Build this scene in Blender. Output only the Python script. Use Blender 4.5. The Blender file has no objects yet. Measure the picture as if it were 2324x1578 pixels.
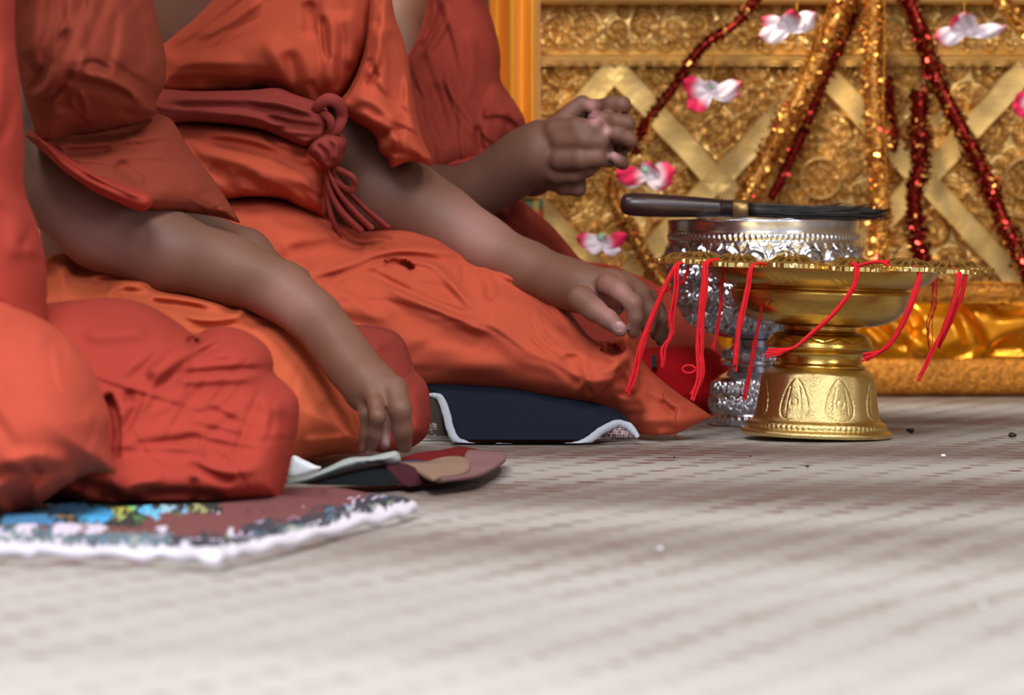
import bpy, math, random
import numpy as np
from mathutils import Vector, Matrix
random.seed(7); RNG = np.random.default_rng(11)
S = bpy.context.scene
COL = S.collection
# ---------------------------------------------------------------- camera geometry of the place
F = 9600.0        # focal length in pixels of the 2324 px wide frame
CX, HOR, CAMH = 1162.0, 480.0, 0.2
def P(px, py, Y):
    return np.array([(px - CX) * Y / F, Y, CAMH - (py - HOR) * Y / F])
def PA(px, py, Y):
    px, py, Y = np.broadcast_arrays(px, py, Y)
    return np.stack([(px - CX) * Y / F, Y, CAMH - (py - HOR) * Y / F], -1)
# ---------------------------------------------------------------- helpers
def lin(c):
    r = []
    for v in c[:3]:
        v = v / 255.0
        r.append(v / 12.92 if v <= 0.04045 else ((v + 0.055) / 1.055) ** 2.4)
    return tuple(r) + (1.0,)
def tag(o, label=None, cat=None, group=None, kind=None):
    if label: o['label'] = label
    if cat: o['category'] = cat
    if group: o['group'] = group
    if kind: o['kind'] = kind
    return o
def empty(name, loc, label=None, cat=None, group=None, rot=(0, 0, 0)):
    o = bpy.data.objects.new(name, None); COL.objects.link(o)
    o.location = loc; o.rotation_euler = rot; o.empty_display_size = 0.02
    return tag(o, label, cat, group)
def mesh(name, V, Fc, mat=None, parent=None, smooth=True, local=False, col=None, uv=None):
    V = np.asarray(V, float).reshape(-1, 3)
    if parent is not None and not local:
        V = V - np.array(root_loc(parent))
    me = bpy.data.meshes.new(name)
    if isinstance(Fc, np.ndarray):
        n, k = Fc.shape
        me.vertices.add(len(V)); me.vertices.foreach_set('co', V.astype(np.float32).ravel())
        me.loops.add(n * k); me.loops.foreach_set('vertex_index', Fc.astype(np.int32).ravel())
        me.polygons.add(n); me.polygons.foreach_set('loop_start', (np.arange(n) * k).astype(np.int32))
        me.update(calc_edges=True)
    else:
        me.from_pydata(V.tolist(), [], [tuple(int(i) for i in f) for f in Fc]); me.update()
    me.validate()
    if smooth:
        me.polygons.foreach_set('use_smooth', np.ones(len(me.polygons), bool))
    if col is not None:
        a = me.color_attributes.new('col', 'FLOAT_COLOR', 'POINT')
        c = np.ones((len(V), 4), np.float32); c[:, :3] = col
        a.data.foreach_set('color', c.ravel())
    o = bpy.data.objects.new(name, me); COL.objects.link(o)
    if mat: me.materials.append(mat)
    if parent is not None: o.parent = parent
    return o
def root_loc(p):
    l = Vector((0, 0, 0))
    while p is not None:
        l += p.location; p = p.parent
    return l
class MB:
    """collects pieces of one mesh"""
    def __init__(s): s.V = []; s.F = []; s.n = 0
    def add(s, V, Fc):
        V = np.asarray(V, float).reshape(-1, 3)
        s.V.append(V); s.F += [tuple(int(i) + s.n for i in f) for f in Fc]; s.n += len(V)
        return s
    def build(s, name, mat, parent=None, **k):
        return mesh(name, np.concatenate(s.V), s.F, mat, parent, **k)
def catmull(pts, n=8, closed=False):
    pts = [np.array(p, float) for p in pts]
    N = len(pts); out = []
    rng = range(N) if closed else range(N - 1)
    for i in rng:
        if closed: p0, p1, p2, p3 = pts[(i - 1) % N], pts[i], pts[(i + 1) % N], pts[(i + 2) % N]
        else: p0, p1, p2, p3 = pts[max(i - 1, 0)], pts[i], pts[i + 1], pts[min(i + 2, N - 1)]
        for k in range(n):
            t = k / n
            out.append(0.5 * ((2 * p1) + (-p0 + p2) * t + (2 * p0 - 5 * p1 + 4 * p2 - p3) * t * t + (-p0 + 3 * p1 - 3 * p2 + p3) * t ** 3))
    if not closed: out.append(pts[-1])
    return np.array(out)
def tube(path, rad, seg=10, flat=1.0, cap=True, up=(0, 0, 1)):
    path = np.asarray(path, float); n = len(path)
    rad = np.broadcast_to(np.asarray(rad, float), (n,))
    T = np.gradient(path, axis=0); T /= np.linalg.norm(T, axis=1)[:, None] + 1e-12
    u = np.array(up, float); N = []
    u = u - T[0] * (u @ T[0])
    if np.linalg.norm(u) < 1e-3: u = np.array([0, 1, 0.]) - T[0] * T[0][1]
    u /= np.linalg.norm(u)
    for i in range(n):
        u = u - T[i] * (u @ T[i]); u /= np.linalg.norm(u) + 1e-12; N.append(u)
    N = np.array(N); B = np.cross(T, N)
    a = np.linspace(0, 2 * np.pi, seg, endpoint=False)
    V = path[:, None, :] + rad[:, None, None] * (np.cos(a)[None, :, None] * N[:, None, :] + flat * np.sin(a)[None, :, None] * B[:, None, :])
    V = V.reshape(-1, 3); Fc = []
    for i in range(n - 1):
        for j in range(seg):
            k = (j + 1) % seg
            Fc.append((i * seg + j, i * seg + k, (i + 1) * seg + k, (i + 1) * seg + j))
    if cap:
        Fc.append(tuple(range(seg))[::-1]); Fc.append(tuple((n - 1) * seg + j for j in range(seg)))
    return V, Fc
def lathe_grid(prof, seg=128, sub=1, disp=None, closed_top=False):
    """profile (r,z) bottom to top; disp(theta, s, r, z) radial displacement"""
    prof = np.array(prof, float)
    if sub > 1:
        t = np.linspace(0, len(prof) - 1, (len(prof) - 1) * sub + 1)
        prof = np.stack([np.interp(t, np.arange(len(prof)), prof[:, 0]), np.interp(t, np.arange(len(prof)), prof[:, 1])], 1)
    n = len(prof); th = np.linspace(0, 2 * np.pi, seg, endpoint=False)
    T = np.gradient(prof, axis=0); T /= np.linalg.norm(T, axis=1)[:, None] + 1e-12
    Nr, Nz = T[:, 1], -T[:, 0]
    R = np.repeat(prof[:, 0][:, None], seg, 1); Z = np.repeat(prof[:, 1][:, None], seg, 1)
    TH = np.repeat(th[None, :], n, 0)
    if disp is not None:
        d = disp(TH, R, Z); R = R + d * Nr[:, None]; Z = Z + d * Nz[:, None]
    V = np.stack([R * np.sin(TH), -R * np.cos(TH), Z], -1).reshape(-1, 3)
    i = np.arange(n - 1)[:, None] * seg; j = np.arange(seg)[None, :]; k = (j + 1) % seg
    Fc = np.stack([i + j, i + k, i + seg + k, i + seg + j], -1).reshape(-1, 4)
    return V, Fc
def smooth_prof(pts, n=6):
    return catmull(pts, n)
# ---------------------------------------------------------------- materials
def nmat(name):
    m = bpy.data.materials.new(name); m.use_nodes = True
    nt = m.node_tree; b = nt.nodes['Principled BSDF']
    return m, nt, b
def N(nt, t, **k):
    n = nt.nodes.new(t)
    for a, v in k.items(): setattr(n, a, v)
    return n
def plain(name, c, rough=0.6, metal=0.0, bump=0.0, bscale=200, var=0.0, vscale=20, sheen=0.0, spec=0.5, vcol=False, c2=None, coat=0.0):
    m, nt, b = nmat(name)
    b.inputs['Base Color'].default_value = lin(c); b.inputs['Roughness'].default_value = rough
    b.inputs['Metallic'].default_value = metal; b.inputs['Specular IOR Level'].default_value = spec
    if sheen: b.inputs['Sheen Weight'].default_value = sheen; b.inputs['Sheen Roughness'].default_value = 0.4
    if coat: b.inputs['Coat Weight'].default_value = coat
    tc = N(nt, 'ShaderNodeTexCoord')
    src = None
    if vcol:
        a = N(nt, 'ShaderNodeVertexColor', layer_name='col'); src = a.outputs['Color']
        nt.links.new(src, b.inputs['Base Color'])
    if var or c2:
        no = N(nt, 'ShaderNodeTexNoise'); no.inputs['Scale'].default_value = vscale; no.inputs['Detail'].default_value = 5
        nt.links.new(tc.outputs['Object'], no.inputs['Vector'])
        mx = N(nt, 'ShaderNodeMix', data_type='RGBA')
        rp = N(nt, 'ShaderNodeMapRange'); rp.inputs['From Min'].default_value = 0.35; rp.inputs['From Max'].default_value = 0.65
        nt.links.new(no.outputs['Fac'], rp.inputs['Value']); nt.links.new(rp.outputs['Result'], mx.inputs['Factor'])
        if c2: A, B2 = lin(c), lin(c2)
        else:
            A = tuple(x * (1 - var) for x in lin(c)[:3]) + (1,); B2 = tuple(min(1, x * (1 + var)) for x in lin(c)[:3]) + (1,)
        mx.inputs['A'].default_value = A; mx.inputs['B'].default_value = B2
        nt.links.new(mx.outputs['Result'], b.inputs['Base Color'])
    if bump:
        no = N(nt, 'ShaderNodeTexNoise'); no.inputs['Scale'].default_value = bscale; no.inputs['Detail'].default_value = 3
        nt.links.new(tc.outputs['Object'], no.inputs['Vector'])
        bp = N(nt, 'ShaderNodeBump'); bp.inputs['Strength'].default_value = bump; bp.inputs['Distance'].default_value = 0.002
        nt.links.new(no.outputs['Fac'], bp.inputs['Height']); nt.links.new(bp.outputs['Normal'], b.inputs['Normal'])
    return m
def cloth(name, c, rough=0.9, sheen=0.15):
    m, nt, b = nmat(name)
    b.inputs['Roughness'].default_value = rough; b.inputs['Sheen Weight'].default_value = sheen
    b.inputs['Sheen Tint'].default_value = lin(c); b.inputs['Specular IOR Level'].default_value = 0.2
    tc = N(nt, 'ShaderNodeTexCoord')
    no = N(nt, 'ShaderNodeTexNoise'); no.inputs['Scale'].default_value = 9; no.inputs['Detail'].default_value = 4
    f = N(nt, 'ShaderNodeTexNoise'); f.inputs['Scale'].default_value = 900; f.inputs['Detail'].default_value = 2
    nt.links.new(tc.outputs['Object'], no.inputs['Vector']); nt.links.new(tc.outputs['Object'], f.inputs['Vector'])
    ad = N(nt, 'ShaderNodeMath', operation='MULTIPLY_ADD'); ad.inputs[1].default_value = 0.5
    nt.links.new(f.outputs['Fac'], ad.inputs[0]); nt.links.new(no.outputs['Fac'], ad.inputs[2])
    rp = N(nt, 'ShaderNodeMapRange'); rp.inputs['From Min'].default_value = 0.5; rp.inputs['From Max'].default_value = 1.0
    nt.links.new(ad.outputs[0], rp.inputs['Value'])
    mx = N(nt, 'ShaderNodeMix', data_type='RGBA')
    A = tuple(x * 0.86 for x in lin(c)[:3]) + (1,); B2 = tuple(min(1, x * 1.12) for x in lin(c)[:3]) + (1,)
    mx.inputs['A'].default_value = A; mx.inputs['B'].default_value = B2
    nt.links.new(rp.outputs['Result'], mx.inputs['Factor']); nt.links.new(mx.outputs['Result'], b.inputs['Base Color'])
    w1 = N(nt, 'ShaderNodeTexWave', bands_direction='X'); w1.inputs['Scale'].default_value = 500; w1.inputs['Distortion'].default_value = 1.0
    w2 = N(nt, 'ShaderNodeTexWave', bands_direction='Z'); w2.inputs['Scale'].default_value = 500; w2.inputs['Distortion'].default_value = 1.0
    a2 = N(nt, 'ShaderNodeMath', operation='ADD')
    for w in (w1, w2): nt.links.new(tc.outputs['Object'], w.inputs['Vector'])
    nt.links.new(w1.outputs['Fac'], a2.inputs[0]); nt.links.new(w2.outputs['Fac'], a2.inputs[1])
    bp = N(nt, 'ShaderNodeBump'); bp.inputs['Strength'].default_value = 0.12; bp.inputs['Distance'].default_value = 0.0006
    nt.links.new(a2.outputs[0], bp.inputs['Height']); nt.links.new(bp.outputs['Normal'], b.inputs['Normal'])
    return m
# ---------------------------------------------------------------- 2D field tools for draped cloth
def poly_sd(poly, X, Y):
    """signed distance (positive inside) from points to polygon"""
    x, y = X.ravel(), Y.ravel(); d2 = np.full(x.shape, 1e12); ins = np.zeros(x.shape, bool)
    n = len(poly)
    for i in range(n):
        ax, ay = poly[i]; bx, by = poly[(i + 1) % n]
        dx, dy = bx - ax, by - ay; L = dx * dx + dy * dy + 1e-9
        t = np.clip(((x - ax) * dx + (y - ay) * dy) / L, 0, 1)
        q = (x - ax - t * dx) ** 2 + (y - ay - t * dy) ** 2
        d2 = np.minimum(d2, q)
        c = (ay > y) != (by > y)
        if ay != by: ins ^= c & (x < (bx - ax) * (y - ay) / (by - ay) + ax)
    d = np.sqrt(d2); return np.where(ins, d, -d).reshape(X.shape)
def seg_field(pts, X, Y):
    """distance, signed side and parameter (0..1) along an open polyline"""
    x, y = X.ravel(), Y.ravel(); best = np.full(x.shape, 1e12); sg = np.zeros(x.shape); tt = np.zeros(x.shape)
    L = np.r_[0, np.cumsum(np.hypot(*np.diff(pts, axis=0).T))]; tot = L[-1]
    for i in range(len(pts) - 1):
        ax, ay = pts[i]; bx, by = pts[i + 1]; dx, dy = bx - ax, by - ay; l2 = dx * dx + dy * dy + 1e-9
        t = np.clip(((x - ax) * dx + (y - ay) * dy) / l2, 0, 1)
        q = (x - ax - t * dx) ** 2 + (y - ay - t * dy) ** 2
        m = q < best; best[m] = q[m]
        s = dx * (y - ay) - dy * (x - ax); sg[m] = np.sign(s[m]); tt[m] = (L[i] + t[m] * (L[i + 1] - L[i])) / tot
    return np.sqrt(best), sg, tt
FOLD = 1.8
def stroke(X, Y, st):
    pts, w, h = st[0], st[1], st[2]; kind = st[3] if len(st) > 3 else 'g'
    c = catmull(pts, 6) if len(pts) > 2 else np.array(pts, float)
    d, s, t = seg_field(c, X, Y)
    tp = np.clip(np.minimum(t, 1 - t) / 0.22, 0, 1); tp = tp * tp * (3 - 2 * tp)
    if kind == 'p': v = np.clip(1.25 - (d / w) ** 2, 0, 1) * np.clip(tp * 3, 0, 1)
    if kind == 'g': v = np.exp(-(d / w) ** 2) * tp
    elif kind == 'c':   # crease: narrow groove with raised lip above (side s<0 is above for a left-to-right stroke)
        v = (np.exp(-((d * s + w * 1.3) / w) ** 2) - 0.9 * np.exp(-((d * s - 0.2 * w) / (w * 0.8)) ** 2)) * tp
    elif kind == 's':   # overlap: cloth above the line stands proud and falls back away from it
        v = np.where(s < 0, np.exp(-(d / (w * 6)) ** 1.5), np.exp(-(d / (w * 0.5)) ** 2)) * tp
    elif kind == 't':   # overlap, below the line stands proud
        v = np.where(s > 0, np.exp(-(d / (w * 6)) ** 1.5), np.exp(-(d / (w * 0.5)) ** 2)) * tp
    h = h if kind == 'p' else (h * FOLD if h > -8 else -8 * FOLD + (h + 8) * 0.25)
    return (v * h * 0.001).reshape(X.shape)
def auto_folds(X, Y, poly, spec, seed):
    """random long tension folds: spec = list of (count, angle_deg, spread_deg, length, width, height_mm, box or None)"""
    r = np.random.default_rng(seed + 100); out = np.zeros(X.shape)
    x0, y0 = poly.min(0); x1, y1 = poly.max(0)
    for (n, ang, spd, ln, w, h, bx) in spec:
        bx = bx or (x0, y0, x1, y1)
        for _ in range(n):
            cx, cy = r.uniform(bx[0], bx[2]), r.uniform(bx[1], bx[3]); a = math.radians(ang + r.normal(0, spd)); L = ln * r.uniform(.5, 1.4); b = r.normal(0, .22)
            d = np.array([math.cos(a), math.sin(a)]); nn = np.array([-d[1], d[0]])
            pts = [(np.array([cx, cy]) + d * L * t + nn * L * b * (t * t * 4 - .33) * .5) for t in (-.5, -.2, .15, .5)]
            ww = w * r.uniform(.6, 1.5); hh = h * r.uniform(.3, 1.2)
            m = (X > cx - L) & (X < cx + L) & (Y > cy - L) & (Y < cy + L)
            if not m.any(): continue
            c = catmull(pts, 3); dd, s, t = seg_field(c, X[m], Y[m])
            tp = np.sin(np.pi * np.clip(t, 0, 1)) ** 1.2; sd = dd * s
            end = np.exp(-np.maximum(0, dd - 3 * ww) / ww)
            out[m] += hh * .001 * tp * end * (np.exp(-((sd) / ww) ** 2) - .8 * np.exp(-((sd - 1.4 * ww) / (ww * .75)) ** 2))
    return out
def rbf(dp):
    dp = np.array(dp, float)
    if len(dp) == 1: return lambda X, Y: np.full(X.shape, dp[0, 2])
    n = len(dp); x, y = dp[:, 0] / 500, dp[:, 1] / 500
    K = np.hypot(x[:, None] - x, y[:, None] - y); 
    if n >= 4:
        A = np.zeros((n + 3, n + 3)); A[:n, :n] = K; A[:n, n] = 1; A[:n, n + 1] = x; A[:n, n + 2] = y; A[n:, :n] = A[:n, n:].T
        w = np.linalg.lstsq(A, np.r_[dp[:, 2], 0, 0, 0], rcond=None)[0]
    else:
        A = np.zeros((n + 1, n + 1)); A[:n, :n] = K; A[:n, n] = 1; A[n, :n] = 1
        w = np.linalg.lstsq(A, np.r_[dp[:, 2], 0], rcond=None)[0]
    def f(X, Y):
        X = X / 500; Y = Y / 500; r = np.zeros(X.shape) + w[n]
        for i in range(n): r = r + w[i] * np.hypot(X - x[i], Y - y[i])
        if n >= 4: r = r + w[n + 1] * X + w[n + 2] * Y
        return r
    return f
def round_outline(out, n=5):
    """Catmull-Rom through the outline; a third value 1 keeps a corner sharp"""
    pts = [np.array(p[:2], float) for p in out]; cor = [len(p) > 2 and p[2] for p in out]
    N_ = len(pts); r = []
    for i in range(N_):
        p1, p2 = pts[i], pts[(i + 1) % N_]
        p0 = p1 if cor[i] else pts[i - 1]; p3 = p2 if cor[(i + 1) % N_] else pts[(i + 2) % N_]
        for k in range(n):
            t = k / n
            r.append(0.5 * ((2 * p1) + (-p0 + p2) * t + (2 * p0 - 5 * p1 + 4 * p2 - p3) * t * t + (-p0 + 3 * p1 - 3 * p2 + p3) * t ** 3))
    return np.array(r)
def wrinkle(X, Y, seed, amp, scale, stretch=(1, 1)):
    r = np.random.default_rng(seed); v = np.zeros(X.shape)
    for i in range(9):
        a = r.normal(0, 1) ; kx = math.cos(a) / stretch[0]; ky = math.sin(a) / stretch[1] if i % 2 else abs(math.cos(a)) / stretch[1]
        s = scale * r.uniform(0.5, 1.6)
        v += np.sin((X * kx + Y * ky) / s + r.uniform(0, 6.28) + 0.8 * np.sin((X * ky - Y * kx) / (s * 1.7) + r.uniform(0, 6)))
    return v / 9 * amp * 0.001
def drape(name, outline, depth, T, R, mat, parent, strokes=(), step=4.0, Tb=None, wr=(1.5, 40), seed=1, blur=3, colf=None, stretch=(1, 1), pw=0.5, auto=(), tmul=None):
    """cloth volume with real thickness: outline in the picture frame, depth field (metres), front bulge T, back bulge Tb"""
    poly = round_outline(outline)
    x0, y0 = poly.min(0) - 2 * step; x1, y1 = poly.max(0) + 2 * step
    xs = np.arange(x0, x1 + step, step); ys = np.arange(y0, y1 + step, step)
    X, Y = np.meshgrid(xs, ys); sd = poly_sd(poly, X, Y)
    keepv = sd > -0.6 * step
    q = keepv[:-1, :-1] & keepv[1:, :-1] & keepv[:-1, 1:] & keepv[1:, 1:]
    # region boundary vertices
    cnt = np.zeros(X.shape, int)
    for a in (0, 1):
        for b in (0, 1): cnt[a:a + q.shape[0], b:b + q.shape[1]] += q
    used = cnt > 0; bnd = used & (cnt < 4)
    gy, gx = np.gradient(sd, step)
    gl = np.hypot(gx, gy) + 1e-6
    near = bnd
    for _ in range(2):
        X = np.where(near, X - gx / gl * sd, X); Y = np.where(near, Y - gy / gl * sd, Y)
        sd2 = poly_sd(poly, X[near], Y[near]); sd = sd.copy(); sd[near] = sd2
    sdp = np.clip(sd, 0, None); sdp[bnd] = 0
    x = np.clip(sdp / R, 0, 1); off = T * (1 - (1 - x) ** 2) ** pw
    if tmul is not None: off = off * tmul(X, Y)
    for _ in range(blur):
        p = np.pad(off, 1, mode='edge'); b = (p[:-2, 1:-1] + p[2:, 1:-1] + p[1:-1, :-2] + p[1:-1, 2:] + 2 * off) / 6
        off = np.where(used & ~bnd, b, off)
    D = rbf(depth)(X, Y)
    edge = np.clip(sdp / (3 * step), 0, 1)
    rel = np.zeros(X.shape)
    for st in strokes:
        if not (len(st) > 3 and st[3] == 'p'): rel += stroke(X, Y, st)
    if auto: rel += auto_folds(X, Y, poly, auto, seed)
    if wr[0]: rel += wrinkle(X, Y, seed, wr[0], wr[1], stretch)
    rel = np.where(rel > 0, 0.014 * np.tanh(rel / 0.014), 0.009 * np.tanh(rel / 0.009))
    for _ in range(1):
        pr_ = np.pad(rel, 1, mode='edge'); rel = (pr_[:-2, 1:-1] + pr_[2:, 1:-1] + pr_[1:-1, :-2] + pr_[1:-1, 2:] + 2 * rel) / 6
    for st in strokes:
        if len(st) > 3 and st[3] == 'p': rel = rel + stroke(X, Y, st)
    front = D - off - rel * edge
    back = D + off * ((Tb if Tb is not None else T) / T) + 0.0015 * edge
    V1 = PA(X, Y, front); V2 = PA(X, Y, back)
    # nothing sinks below the mat
    V1[..., 2] = np.maximum(V1[..., 2], 0.004); V2[..., 2] = np.maximum(V2[..., 2], 0.004)
    id1 = np.full(X.shape, -1); n1 = used.sum(); id1[used] = np.arange(n1)
    id2 = id1.copy(); inner = used & ~bnd; id2[inner] = n1 + np.arange(inner.sum())
    V = np.concatenate([V1[used], V2[inner]])
    jj, ii = np.nonzero(q)
    f1 = np.stack([id1[jj, ii], id1[jj + 1, ii], id1[jj + 1, ii + 1], id1[jj, ii + 1]], -1)
    f2 = np.stack([id2[jj, ii], id2[jj, ii + 1], id2[jj + 1, ii + 1], id2[jj + 1, ii]], -1)
    col = None
    if colf is not None:
        c = colf(X, Y); col = np.concatenate([c[used], c[inner]])
    return mesh(name, V, np.concatenate([f1, f2]), mat, parent, col=col)
# ---------------------------------------------------------------- bodies: one continuous surface out of blended volumes
def axis(lo, hi, fines, fine, coarse):
    v = [lo]
    while v[-1] < hi:
        x = v[-1]; h = coarse
        for a, b in fines:
            if a - 0.02 <= x <= b + 0.02:
                e = 0 if a <= x <= b else min(abs(x - a), abs(x - b)) / 0.02
                h = min(h, fine + (coarse - fine) * e)
        v.append(x + h)
    return np.array(v)
def cap_sdf(p, a, b, ra, rb):
    ba = b - a; L = (ba ** 2).sum() + 1e-12
    t = np.clip(((p - a) @ ba) / L, 0, 1)
    return np.linalg.norm(p - a - t[..., None] * ba, axis=-1) - (ra + (rb - ra) * t)
def ell_sdf(p, c, r, M=None):
    q = p - c
    if M is not None: q = q @ M
    r = np.array(r); k0 = np.linalg.norm(q / r, axis=-1); k1 = np.linalg.norm(q / (r * r), axis=-1) + 1e-9
    return k0 * (k0 - 1) / k1
def smin(a, b, k):
    h = np.clip(0.5 + 0.5 * (b - a) / k, 0, 1); return b * (1 - h) + a * h - k * h * (1 - h)
def prim_bbox(pr, m):
    if pr[0] == 'c':
        a, b, ra, rb = pr[1:5]; r = max(ra, rb) + m
        return np.minimum(a, b) - r, np.maximum(a, b) + r
    c, r = pr[1], max(pr[2]) + m
    return c - r, c + r
def sdf_field(groups, ax, BIG=0.08):
    xs, ys, zs = ax; Fd = np.full((len(xs), len(ys), len(zs)), BIG, np.float32)
    for prims, kin, kout in groups:
        lo = np.min([prim_bbox(p, 0.035)[0] for p in prims], 0); hi = np.max([prim_bbox(p, 0.035)[1] for p in prims], 0)
        def rg(c, a, b): return max(0, np.searchsorted(c, a) - 1), min(len(c), np.searchsorted(c, b) + 1)
        (i0, i1), (j0, j1), (k0, k1) = rg(xs, lo[0], hi[0]), rg(ys, lo[1], hi[1]), rg(zs, lo[2], hi[2])
        if i1 <= i0 or j1 <= j0 or k1 <= k0: continue
        G = np.full((i1 - i0, j1 - j0, k1 - k0), BIG, np.float32)
        for pr in prims:
            l, h = prim_bbox(pr, 0.035)
            (a0, a1), (b0, b1), (c0, c1) = rg(xs, l[0], h[0]), rg(ys, l[1], h[1]), rg(zs, l[2], h[2])
            if a1 <= a0 or b1 <= b0 or c1 <= c0: continue
            p = np.stack(np.meshgrid(xs[a0:a1], ys[b0:b1], zs[c0:c1], indexing='ij'), -1)
            d = cap_sdf(p, *pr[1:5]) if pr[0] == 'c' else ell_sdf(p, *pr[1:4])
            sl = G[a0 - i0:a1 - i0, b0 - j0:b1 - j0, c0 - k0:c1 - k0]
            sl[...] = smin(sl, d, kin)
        sl = Fd[i0:i1, j0:j1, k0:k1]; sl[...] = smin(sl, G, kout)
    return Fd
def surface_nets(Fd, ax):
    xs, ys, zs = ax; s = Fd < 0; nx, ny, nz = Fd.shape
    acc = np.zeros((nx - 1, ny - 1, nz - 1, 3), np.float32); cnt = np.zeros((nx - 1, ny - 1, nz - 1), np.float32)
    for axi in range(3):
        A = [slice(None)] * 3; B = [slice(None)] * 3; A[axi] = slice(0, -1); B[axi] = slice(1, None)
        fa, fb = Fd[tuple(A)], Fd[tuple(B)]; cr = (fa < 0) != (fb < 0)
        I = np.argwhere(cr)
        t = fa[cr] / (fa[cr] - fb[cr]); pos = I.astype(np.float32); pos[:, axi] += t
        o1, o2 = [o for o in range(3) if o != axi]
        for d1 in (0, -1):
            for d2 in (0, -1):
                J = I.copy(); J[:, o1] += d1; J[:, o2] += d2
                ok = (J >= 0).all(1) & (J[:, 0] < nx - 1) & (J[:, 1] < ny - 1) & (J[:, 2] < nz - 1)
                np.add.at(acc, tuple(J[ok].T), pos[ok]); np.add.at(cnt, tuple(J[ok].T), 1)
    act = cnt > 0; idx = np.full(cnt.shape, -1, np.int64); idx[act] = np.arange(act.sum())
    v = acc[act] / cnt[act][:, None]
    V = np.stack([np.interp(v[:, 0], np.arange(nx), xs), np.interp(v[:, 1], np.arange(ny), ys), np.interp(v[:, 2], np.arange(nz), zs)], 1)
    Fc = []
    for axi in range(3):
        A = [slice(None)] * 3; B = [slice(None)] * 3; A[axi] = slice(0, -1); B[axi] = slice(1, None)
        sa, sb = s[tuple(A)], s[tuple(B)]; I = np.argwhere(sa != sb); fl = sa[sa != sb]
        o1, o2 = (axi + 1) % 3, (axi + 2) % 3
        ok = (I[:, o1] > 0) & (I[:, o2] > 0) & (I[:, o1] < Fd.shape[o1] - 1) & (I[:, o2] < Fd.shape[o2] - 1); I = I[ok]; fl = fl[ok]
        def g(d1, d2):
            J = I.copy(); J[:, o1] += d1; J[:, o2] += d2; return idx[tuple(J.T)]
        q = np.stack([g(-1, -1), g(0, -1), g(0, 0), g(-1, 0)], -1)
        q[~fl] = q[~fl][:, ::-1]; Fc.append(q)
    return V, np.concatenate(Fc)
def chain(pts, k=1.0):
    """(px,py,Y,r_px) joints to tapered volumes"""
    w = [(P(a, b, c), r * c / F * k) for a, b, c, r in pts]
    return [('c', w[i][0], w[i + 1][0], w[i][1], w[i + 1][1]) for i in range(len(w) - 1)]
def ell(px, py, Y, r): return ('e', P(px, py, Y), np.array(r), None)
def body(name, groups, fines, mat, parent, fine=0.0021, coarse=0.008, colf=None, relax=2):
    los, his = [], []
    for g in groups:
        for p in g[0]:
            l, h = prim_bbox(p, 0.012); los.append(l); his.append(h)
    lo, hi = np.min(los, 0), np.max(his, 0)
    ax = [axis(lo[i], hi[i], [(min(f[0][i], f[1][i]), max(f[0][i], f[1][i])) for f in fines], fine, coarse) for i in range(3)]
    Fd = sdf_field(groups, ax); V, Fc = surface_nets(Fd, ax)
    # light relaxation
    for _ in range(relax):
        a = np.zeros_like(V); c = np.zeros(len(V))
        for e in ((0, 1), (1, 2), (2, 3), (3, 0)):
            np.add.at(a, Fc[:, e[0]], V[Fc[:, e[1]]]); np.add.at(a, Fc[:, e[1]], V[Fc[:, e[0]]])
            np.add.at(c, Fc[:, e[0]], 1); np.add.at(c, Fc[:, e[1]], 1)
        V = V * 0.5 + 0.5 * a / np.maximum(c, 1)[:, None]
    V[:, 2] = np.maximum(V[:, 2], 0.005)
    col = colf(V) if colf else None
    print(name, 'grid', Fd.shape, 'verts', len(V))
    return mesh(name, V, Fc, mat, parent, col=col)
def topx(V):
    return CX + V[:, 0] * F / V[:, 1], HOR + (CAMH - V[:, 2]) * F / V[:, 1]
# ---------------------------------------------------------------- carved scroll relief
def scroll_field(U, Vv, centres, R, pitch, seed=0):
    """height 0..1 of carved scrolls: spirals round each centre"""
    r_ = np.random.default_rng(seed); H = np.zeros(U.shape)
    for (cx, cy) in centres:
        RR = R * r_.uniform(0.75, 1.15); sg = r_.choice([-1, 1]); ph = r_.uniform(0, 6.28)
        m = (abs(U - cx) < RR) & (abs(Vv - cy) < RR)
        if not m.any(): continue
        u = U[m] - cx; v = Vv[m] - cy; r = np.hypot(u, v); th = np.arctan2(v, u)
        w = np.clip((RR - r) / (0.25 * RR), 0, 1)
        s = 0.5 + 0.5 * np.cos(2 * np.pi * r / pitch - sg * th + ph)
        lobes = 0.75 + 0.25 * np.cos(7 * th + ph)
        dome = np.exp(-(r / (pitch * 0.45)) ** 2)
        h = w * np.maximum(np.maximum(s ** 0.8 * lobes, dome), 0) * (0.65 + 0.35 * (r < RR * .8))
        H[m] = np.maximum(H[m], h)
    return H
def hexes(x0, x1, y0, y1, d, jit, seed=3):
    r_ = np.random.default_rng(seed); out = []; j = 0; y = y0
    while y <= y1:
        x = x0 + (d / 2 if j % 2 else 0)
        while x <= x1:
            out.append((x + r_.uniform(-jit, jit), y + r_.uniform(-jit, jit))); x += d
        y += d * 0.86; j += 1
    return out
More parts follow.
